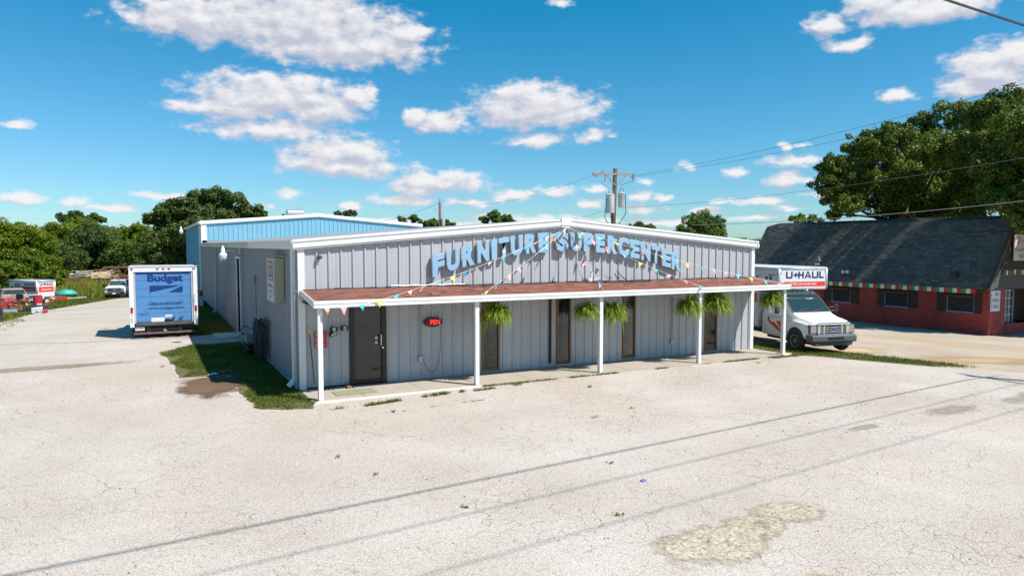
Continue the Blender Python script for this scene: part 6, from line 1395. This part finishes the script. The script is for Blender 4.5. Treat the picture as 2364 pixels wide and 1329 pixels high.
TR = [('bushy_tree', 'bright yellow green bushy tree filling the left frame edge', [(-18.6,87.1,3.9,2.63),(-16.4,87.4,4.1,2.41),(-14.8,89.0,3.1,2.08),(-17.4,87.3,1.7,2.66),(-15.5,88.2,0.9,2.44),(-20.3,89.6,2.3,3.22),(-18.2,86.4,-0.3,2.1),(-14.1,86.2,3.9,1.34),(-18.9,86.9,5.2,1.84),(-16.6,89.1,5.2,1.52),(-21,88,4.6,2.4)], 26000, .19, 'bright', (-17.2, 88)),
 ('low_bush', 'low bright green bush just behind the silver cargo trailer', [(-14.9,74.5,0.8,1.78),(-13.4,72.9,0.1,1.63),(-16.0,73.3,-0.3,1.38),(-12.5,72.7,1.5,1.17),(-14.2,73.8,2.0,1.4),(-16.3,72.2,0.9,1.27),(-12.2,74.8,-0.4,0.67),(-11.7,75.6,0.4,0.68),(-14.5,73,-1.2,1.6)], 16000, .16, 'bright', (-14.3, 73.6)),
 ('bushy_tree', 'dark rounded tree in the middle of the field edge', [(-12.4,110.7,2.6,3.37),(-9.7,109.4,1.9,3.03),(-10.9,110.8,5.0,2.71),(-13.1,105.1,1.4,2.56),(-8.4,106.7,3.9,2.32),(-11.6,110.8,0.6,2.37),(-14.0,109.7,3.3,1.66)], 18000, .24, 'dark', (-11, 109)),
 ('bushy_tree', 'yellow green tree showing above the dark rounded one', [(-14.6,121.6,5.4,2.54),(-12.6,123.8,6.6,2.37),(-16.5,122.5,6.1,1.81),(-10.6,123.3,5.9,1.86),(-13.5,122,3,2.6)], 11000, .25, 'bright', (-13.5, 122.5)),
 ('bushy_tree', 'dark green tree left of the large oak by the fence', [(-5.5,103.2,2.0,2.93),(-3.7,102.8,3.3,2.29),(-6.6,103.8,3.3,1.95),(-4.1,102.5,1.0,2.28),(-6.1,103.5,0.7,2.28),(-8.3,104,1.2,1.9)], 14000, .23, 'mid', (-5.3, 103)),
 ('bushy_tree', 'bright sunlit tree squeezed beside the large oak', [(-5.2,111.5,5.0,1.74),(-4.3,111.2,6.1,1.39),(-3.4,110.4,4.7,1.74),(-7.2,112,5.2,1.6)], 8000, .23, 'bright', (-4.6, 111)),
 ('treetop', 'dark flat topped trees breaking the left skyline', [(-18.1,151.8,9.2,1.23),(-15.3,149.3,9.3,1.57),(-12.6,148.0,9.0,1.22),(-11.1,148.2,8.7,0.88),(-16.4,148.7,8.4,1.56),(-14.0,151.1,8.3,1.6)], 9000, .27, 'dark', (-15, 149.5)),
 ('small_tree', 'small twin crowned tree over the middle of the shop roof', [(50.0,96.0,8.1,0.92),(51.3,94.8,8.7,1.22),(51.9,94.4,7.8,1.22),(53.3,94.1,8.2,1.15),(54.4,94.1,7.7,0.77),(52,95,6.5,1.5)], 9000, .19, 'mid', (52, 94.8)),
 ('round_tree', 'round leafy green tree right of the transformer pole', [(91.4,88.7,8.3,2.02),(96.0,90.7,9.0,2.08),(96.9,88.6,7.9,2.06),(88.8,88.2,6.6,1.83),(94.8,90.0,6.2,3.01),(98.4,89.0,6.2,1.73),(95.0,92.0,4.1,3.49),(95.7,88.5,4.1,3.42)], 20000, .24, 'mid', (94.5, 90)),
 ('dark_tree', 'dark feathery treetops beside the far utility pole', [(39.7,110.2,8.1,1.14),(42.6,112.2,8.6,1.0),(43.3,109.3,7.6,1.15),(47.2,113.9,7.7,1.37),(47.9,109.8,7.6,1.17),(48.9,107.9,7.4,0.66),(45,111,6,1.8)], 9000, .22, 'mid', (44, 111)),
 ('dark_tree', 'little dark treetop just right of the blue gable peak', [(27.3,109.3,9.2,0.77),(28.7,106.3,9.0,1.07),(28.2,108,7.6,1.2)], 3500, .22, 'dark', (28.2, 108)),
 ('dark_tree', 'tiny treetop left of the blue building roof vent', [(20.3,109.4,9.3,0.55),(20.4,109.2,8.0,1.0)], 1800, .2, 'bright', (20.3, 109.3)),
 ('round_tree', 'low bright treetop peeking over the far end of the shingled roof', [(96.8,69.5,8.2,0.75),(100.4,70.8,8.5,0.77),(103.1,70.7,8.4,0.93),(104.5,70.0,7.9,0.62),(99,70,7.4,1.1),(102,70.5,7.2,1.1)], 6000, .2, 'bright', (101, 70.5)),
 ('low_tree', 'low green treetop just right of the transformer pole base', [(108.6,128.1,8.2,1.55),(112.7,129.0,7.8,1.57),(105.5,128,7.9,1.3)], 5000, .26, 'mid', (109, 128.5))]
for i, (nm, lb, lo, n, sz, kd, (bx_, by_)) in enumerate(TR):
    tree(nm, lb, lo, int(n*2.0), sz*.68, kd, (bx_, by_, H(bx_, by_)), .18 if 'bush' in nm else .26, (bx_, by_, H(bx_, by_)+1.5), 30+i, GR)
# the far wood that closes the horizon: one mass
rg_ = np.random.default_rng(77); lo = []
for i in range(1150):
    if i < 420: x = rg_.uniform(-95, 20); y = rg_.uniform(122, 190)+max(0, -x-35)*.0; top = 6.2+(y-122)*.034+rg_.uniform(-.9, .9)
    else: x = rg_.uniform(20, 560); y = rg_.uniform(190, 300); top = 6.0+(y-190)*.012+rg_.uniform(-1.4, 1.2)
    r = rg_.uniform(2.2, 4.0)*(1 if i < 420 else 1.5); lo.append((x, y, top-r*.8, r))
    if i < 420 and rg_.random() < .8: lo.append((x+rg_.uniform(-2, 2), y-2.5, top-r*2.2, r*.95))
me = leaf_cloud('woodland', lo, 380000, .30, 'wood', 78, .6)
o = obj('woodland', me, None); o['kind'] = 'stuff'; o['label'] = 'dense mixed wood closing off the field and horizon'; o['category'] = 'woods'

# ------------------------------------------------------------ grass and weeds
GM = {'turf': leaf_mat('turf_blade', (.085, .13, .012), (.14, .16, .02), .35, .6, 1.0), 'field': leaf_mat('field_blade', (.15, .19, .015), (.26, .24, .04), .35, .6, .22), 'dry': leaf_mat('dry_blade', (.24, .19, .07), (.13, .15, .02), .3, .6, 2)}
def inside(px, py, poly):
    c = np.zeros(len(px), bool); n = len(poly)
    for i in range(n):
        x0, y0 = poly[i]; x1, y1 = poly[(i+1) % n]
        cond = ((y0 > py) != (y1 > py)) & (px < (x1-x0)*(py-y0)/((y1-y0) if y1 != y0 else 1e-9)+x0); c ^= cond
    return c
def grass(name, label, poly, dens, h, w, kind, seed, amp=0, clump=0.0, weight=None):
    rg_ = np.random.default_rng(seed)
    if amp: poly = jitter(poly, amp, .15, seed)
    pa = np.array(poly); mn = pa.min(0); mx_ = pa.max(0); n = int((mx_[0]-mn[0])*(mx_[1]-mn[1])*dens)
    x = rg_.uniform(mn[0], mx_[0], n); y = rg_.uniform(mn[1], mx_[1], n)
    k = inside(x, y, poly)
    if clump:
        f = np.sin(x*2.1+np.sin(y*1.3)*2)*np.sin(y*1.7+np.sin(x*1.1)*2)+.5*np.sin(x*6.3+y*2)*np.sin(y*5.1-x)
        k &= rg_.random(n) < np.clip(.65+clump*f, .05, 1)
    x = x[k]; y = y[k]; n = len(x)
    z = np.interp(y, YK, ZK)+np.interp(x, [16, 34], [0, -.75])-.03
    hh = h*rg_.uniform(.4, 1.25, n)
    if weight: hh *= weight(x, y)
    a = rg_.uniform(0, 2*np.pi, n); ww = w*rg_.uniform(.6, 1.3, n); lean = rg_.normal(size=(n, 2))*.45
    V = np.empty((n, 3, 3)); dx = np.cos(a)*ww; dy = np.sin(a)*ww
    V[:, 0] = np.stack([x-dx, y-dy, z], 1); V[:, 1] = np.stack([x+dx, y+dy, z], 1); V[:, 2] = np.stack([x+lean[:, 0]*hh, y+lean[:, 1]*hh, z+hh], 1)
    me = bpy.data.meshes.new(name); me.vertices.add(n*3); me.vertices.foreach_set('co', V.ravel()); me.loops.add(n*3); me.loops.foreach_set('vertex_index', np.arange(n*3))
    me.polygons.add(n); me.polygons.foreach_set('loop_start', np.arange(n)*3); me.polygons.foreach_set('loop_total', np.full(n, 3)); me.update(calc_edges=True)
    me.materials.append(GM[kind]); o = obj(name, me, None); o['kind'] = 'stuff'; o['label'] = label; o['category'] = 'grass'; return o
grass('grass', 'short shaded grass patch against the grey side wall', [(-1.25, .3), (-1.12, -1.55), (-.15, -2.1), (-.03, -1.5), (-.06, 9.95), (-1.8, 9.8), (-2.85, 8.5), (-2.5, 5.5), (-2.5, 3.3), (-1.35, 3.1)], 2300, .075, .009, 'turf', 1, .30, .45)
grass('grass', 'shaded lawn strip between the rental truck and the shop', [(-1.72, 12.9), (-.08, 12.9), (-.08, 32.8), (-1.72, 32.8)], 520, .11, .014, 'turf', 2, .08, .2)
grass('grass', 'sunny weedy strip below the moving truck wheels', [(15.25, -1.6), (15.25, 3), (16.2, 3), (16.6, 1.2), (17.2, -.5), (18.5, -3.2), (19.2, -5.4), (18.0, -4.95), (16.6, -3.2), (15.9, -1.9)], 1100, .085, .010, 'turf', 3, .12, .45)
grass('grass', 'mown grass verge between the drive and the weedy field', [(-9.4, 23), (-9.3, 29), (-9.1, 37), (-7.9, 48), (-6.4, 66), (-4.8, 76), (-2, 78), (-2, 88), (-11, 80), (-13, 60), (-13, 40), (-12, 24)], 75, .12, .028, 'turf', 4, .25, .3)
grass('weeds', 'tall yellow green weeds covering the field', [(-30, 62), (-14, 60), (-12, 74), (-7, 76.5), (2, 80), (2, 122), (-34, 122)], 34, .95, .055, 'field', 5, 0, .3)
grass('weeds', 'weeds growing up through the junk heap', [(-14, 22), (-9.9, 22), (-10.1, 37), (-10.6, 47), (-15, 50)], 60, .35, .02, 'field', 6, .2, .5)
grass('dry_grass', 'thin dry grass at the drive edge by the junk', [(-10.5, 21.2), (-8.6, 20.2), (-8.5, 22.5), (-9.0, 25.5), (-9.6, 25)], 260, .07, .012, 'dry', 7, .2, .5)
grass('dry_grass', 'thin dry grass at the drive edge by the junk', [(-10.5, 17.0), (-8.9, 16.6), (-8.7, 19.0), (-9.4, 19.4)], 200, .06, .012, 'dry', 8, .2, .5)
# seam weeds: along pavement joints and the slab front
def seam(pts, wid, dens, h, seed, kind='turf', gap=.45, lb=None):
    rg_ = random.Random(seed); poly_all = []; V = []; F = []
    for (x0, y0), (x1, y1) in zip(pts[:-1], pts[1:]):
        L_ = math.hypot(x1-x0, y1-y0); n = int(L_*dens)
        for i in range(n):
            t_ = rg_.random(); x = x0+(x1-x0)*t_; y = y0+(y1-y0)*t_
            g_ = noise.noise(Vector((x*1.6, y*1.6, seed)))
            if g_ < gap-.45+rg_.uniform(-.1, .1): continue
            x += rg_.gauss(0, wid); y += rg_.gauss(0, wid); hh = h*rg_.uniform(.4, 1.3); a = rg_.uniform(0, 6.28); w_ = .008
            k = len(V); V += [(x-math.cos(a)*w_, y-math.sin(a)*w_, -.03), (x+math.cos(a)*w_, y+math.sin(a)*w_, -.03), (x+rg_.gauss(0, .5)*hh, y+rg_.gauss(0, .5)*hh, -.03+hh)]; F.append((k, k+1, k+2))
    me = bpy.data.meshes.new('seam_weeds'); me.from_pydata(V, [], F); me.update(); me.materials.append(GM[kind]); o = obj('seam_weeds', me, None); o['kind'] = 'stuff'; o['label'] = lb; o['category'] = 'weeds'
seam([(.1, -2.35), (1.0, -2.35), (2.0, -2.2), (3.1, -2.05), (4.2, -1.95), (5.2, -1.8)], .03, 420, .07, 1, gap=.5, lb='tufts of grass along the pavement seam left of the porch')
seam([(4.2, -1.60), (15.1, -1.60)], .028, 330, .055, 2, gap=.42, lb='green weeds along the foot of the porch slab')
seam([(14.2, -1.7), (15.6, -1.75)], .06, 500, .06, 5, 'dry', gap=.3, lb='dry weeds at the far slab corner')
seam([(1.2, -3.3), (2.4, -3.1), (3.6, -3.0)], .015, 160, .03, 3, 'dry', gap=.5, lb='sparse dry weeds in a crack of the lot')
for k, (x, y, r_, n) in enumerate([(2.75, -2.0, .07, 110), (3.0, -1.98, .09, 150), (2.5, -2.08, .05, 70), (3.5, -1.95, .05, 70), (1.55, -2.25, .05, 60), (1.75, -2.2, .05, 60), (1.15, -2.32, .10, 60), (-.6, -1.85, .09, 90), (6.6, -2.9, .03, 30), (1.35, -3.2, .03, 30)]):
    seam([(x-r_, y), (x+r_, y)], r_*.5, n/(2*r_)*1.0, .08, 20+k, gap=-.5, lb='grass tuft growing in a crack of the lot')
for o in bpy.data.objects:
    if o.get('label') == 'grass tuft growing in a crack of the lot': o['group'] = 'grass tufts in the lot cracks'
# leaf litter and pebbles on the lot: stuff
rg2 = random.Random(31); V = []; F = []
def crumb(x, y, s, z=-.028):
    k = len(V); a = rg2.uniform(0, 6.28); V.extend([(x+s*math.cos(a), y+s*math.sin(a), z), (x+s*math.cos(a+2.1), y+s*math.sin(a+2.1), z), (x+s*math.cos(a+4.2), y+s*math.sin(a+4.2), z), (x, y, z+s*.7)]); F.extend([(k, k+1, k+3), (k+1, k+2, k+3), (k+2, k, k+3)])
for i in range(520):
    x = rg2.uniform(-9, 20); y = rg2.uniform(-14, 0) if x > 0 else rg2.uniform(-14, 22)
    if -0.3 < x < 15.4 and y > -1.8: continue
    if -3.2 < x < .1 and -2.2 < y: continue
    crumb(x, y, rg2.uniform(.006, .022))
o = MB(); o.v = V; o.f = F
o = obj('pebbles', o, mat('dark_pebble', (.10, .08, .065), .9)); o['kind'] = 'stuff'; o['label'] = 'scattered dark pebbles and crumbs on the lot'; o['category'] = 'pebbles'
LEAFD = mat('dry_leaf', (.26, .15, .05), .8, 0, .3, 20)
for k, (x, y) in enumerate([(4.9, -5.6), (6.1, -5.3), (2.2, -10.2), (-.5, -5.9), (-.2, -7.1), (.5, -9.0), (13.2, -2.2), (-2.95, 5.4), (3.4, -8.3)]):
    mb = MB()
    for i in range(9):
        a = rg2.uniform(0, 6.28); r_ = rg2.uniform(0, .07); cx = x+r_*math.cos(a); cy = y+r_*math.sin(a); b_ = rg2.uniform(0, 6.28); s = rg2.uniform(.015, .035)
        mb.add([(cx+s*math.cos(b_), cy+s*math.sin(b_), -.02), (cx+s*.5*math.cos(b_+1.6), cy+s*.5*math.sin(b_+1.6), rg2.uniform(-.02, .02)), (cx-s*math.cos(b_), cy-s*math.sin(b_), -.015), (cx+s*.5*math.cos(b_-1.6), cy+s*.5*math.sin(b_-1.6), rg2.uniform(-.02, .02))], [(0, 1, 2, 3)])
    o = obj('leaf_clump', mb, LEAFD, fix=False); o['kind'] = 'stuff'; o['label'] = 'small clump of dry leaves on the lot'; o['category'] = 'leaves'; o['group'] = 'dry leaf clumps on the lot'
o = single('blue_wrapper', MB().add([(0, 0, 0), (.10, .01, .01), (.12, .06, .0), (.05, .05, .03), (.0, .07, .01), (.08, .09, .02)], [(0, 1, 3), (1, 2, 3), (0, 3, 4), (3, 2, 5), (4, 3, 5)]), mat('wrapper_blue', (.12, .17, .33), .5), 'small crumpled blue wrapper on the lot', 'litter', (3.3, -9.3, -.025))
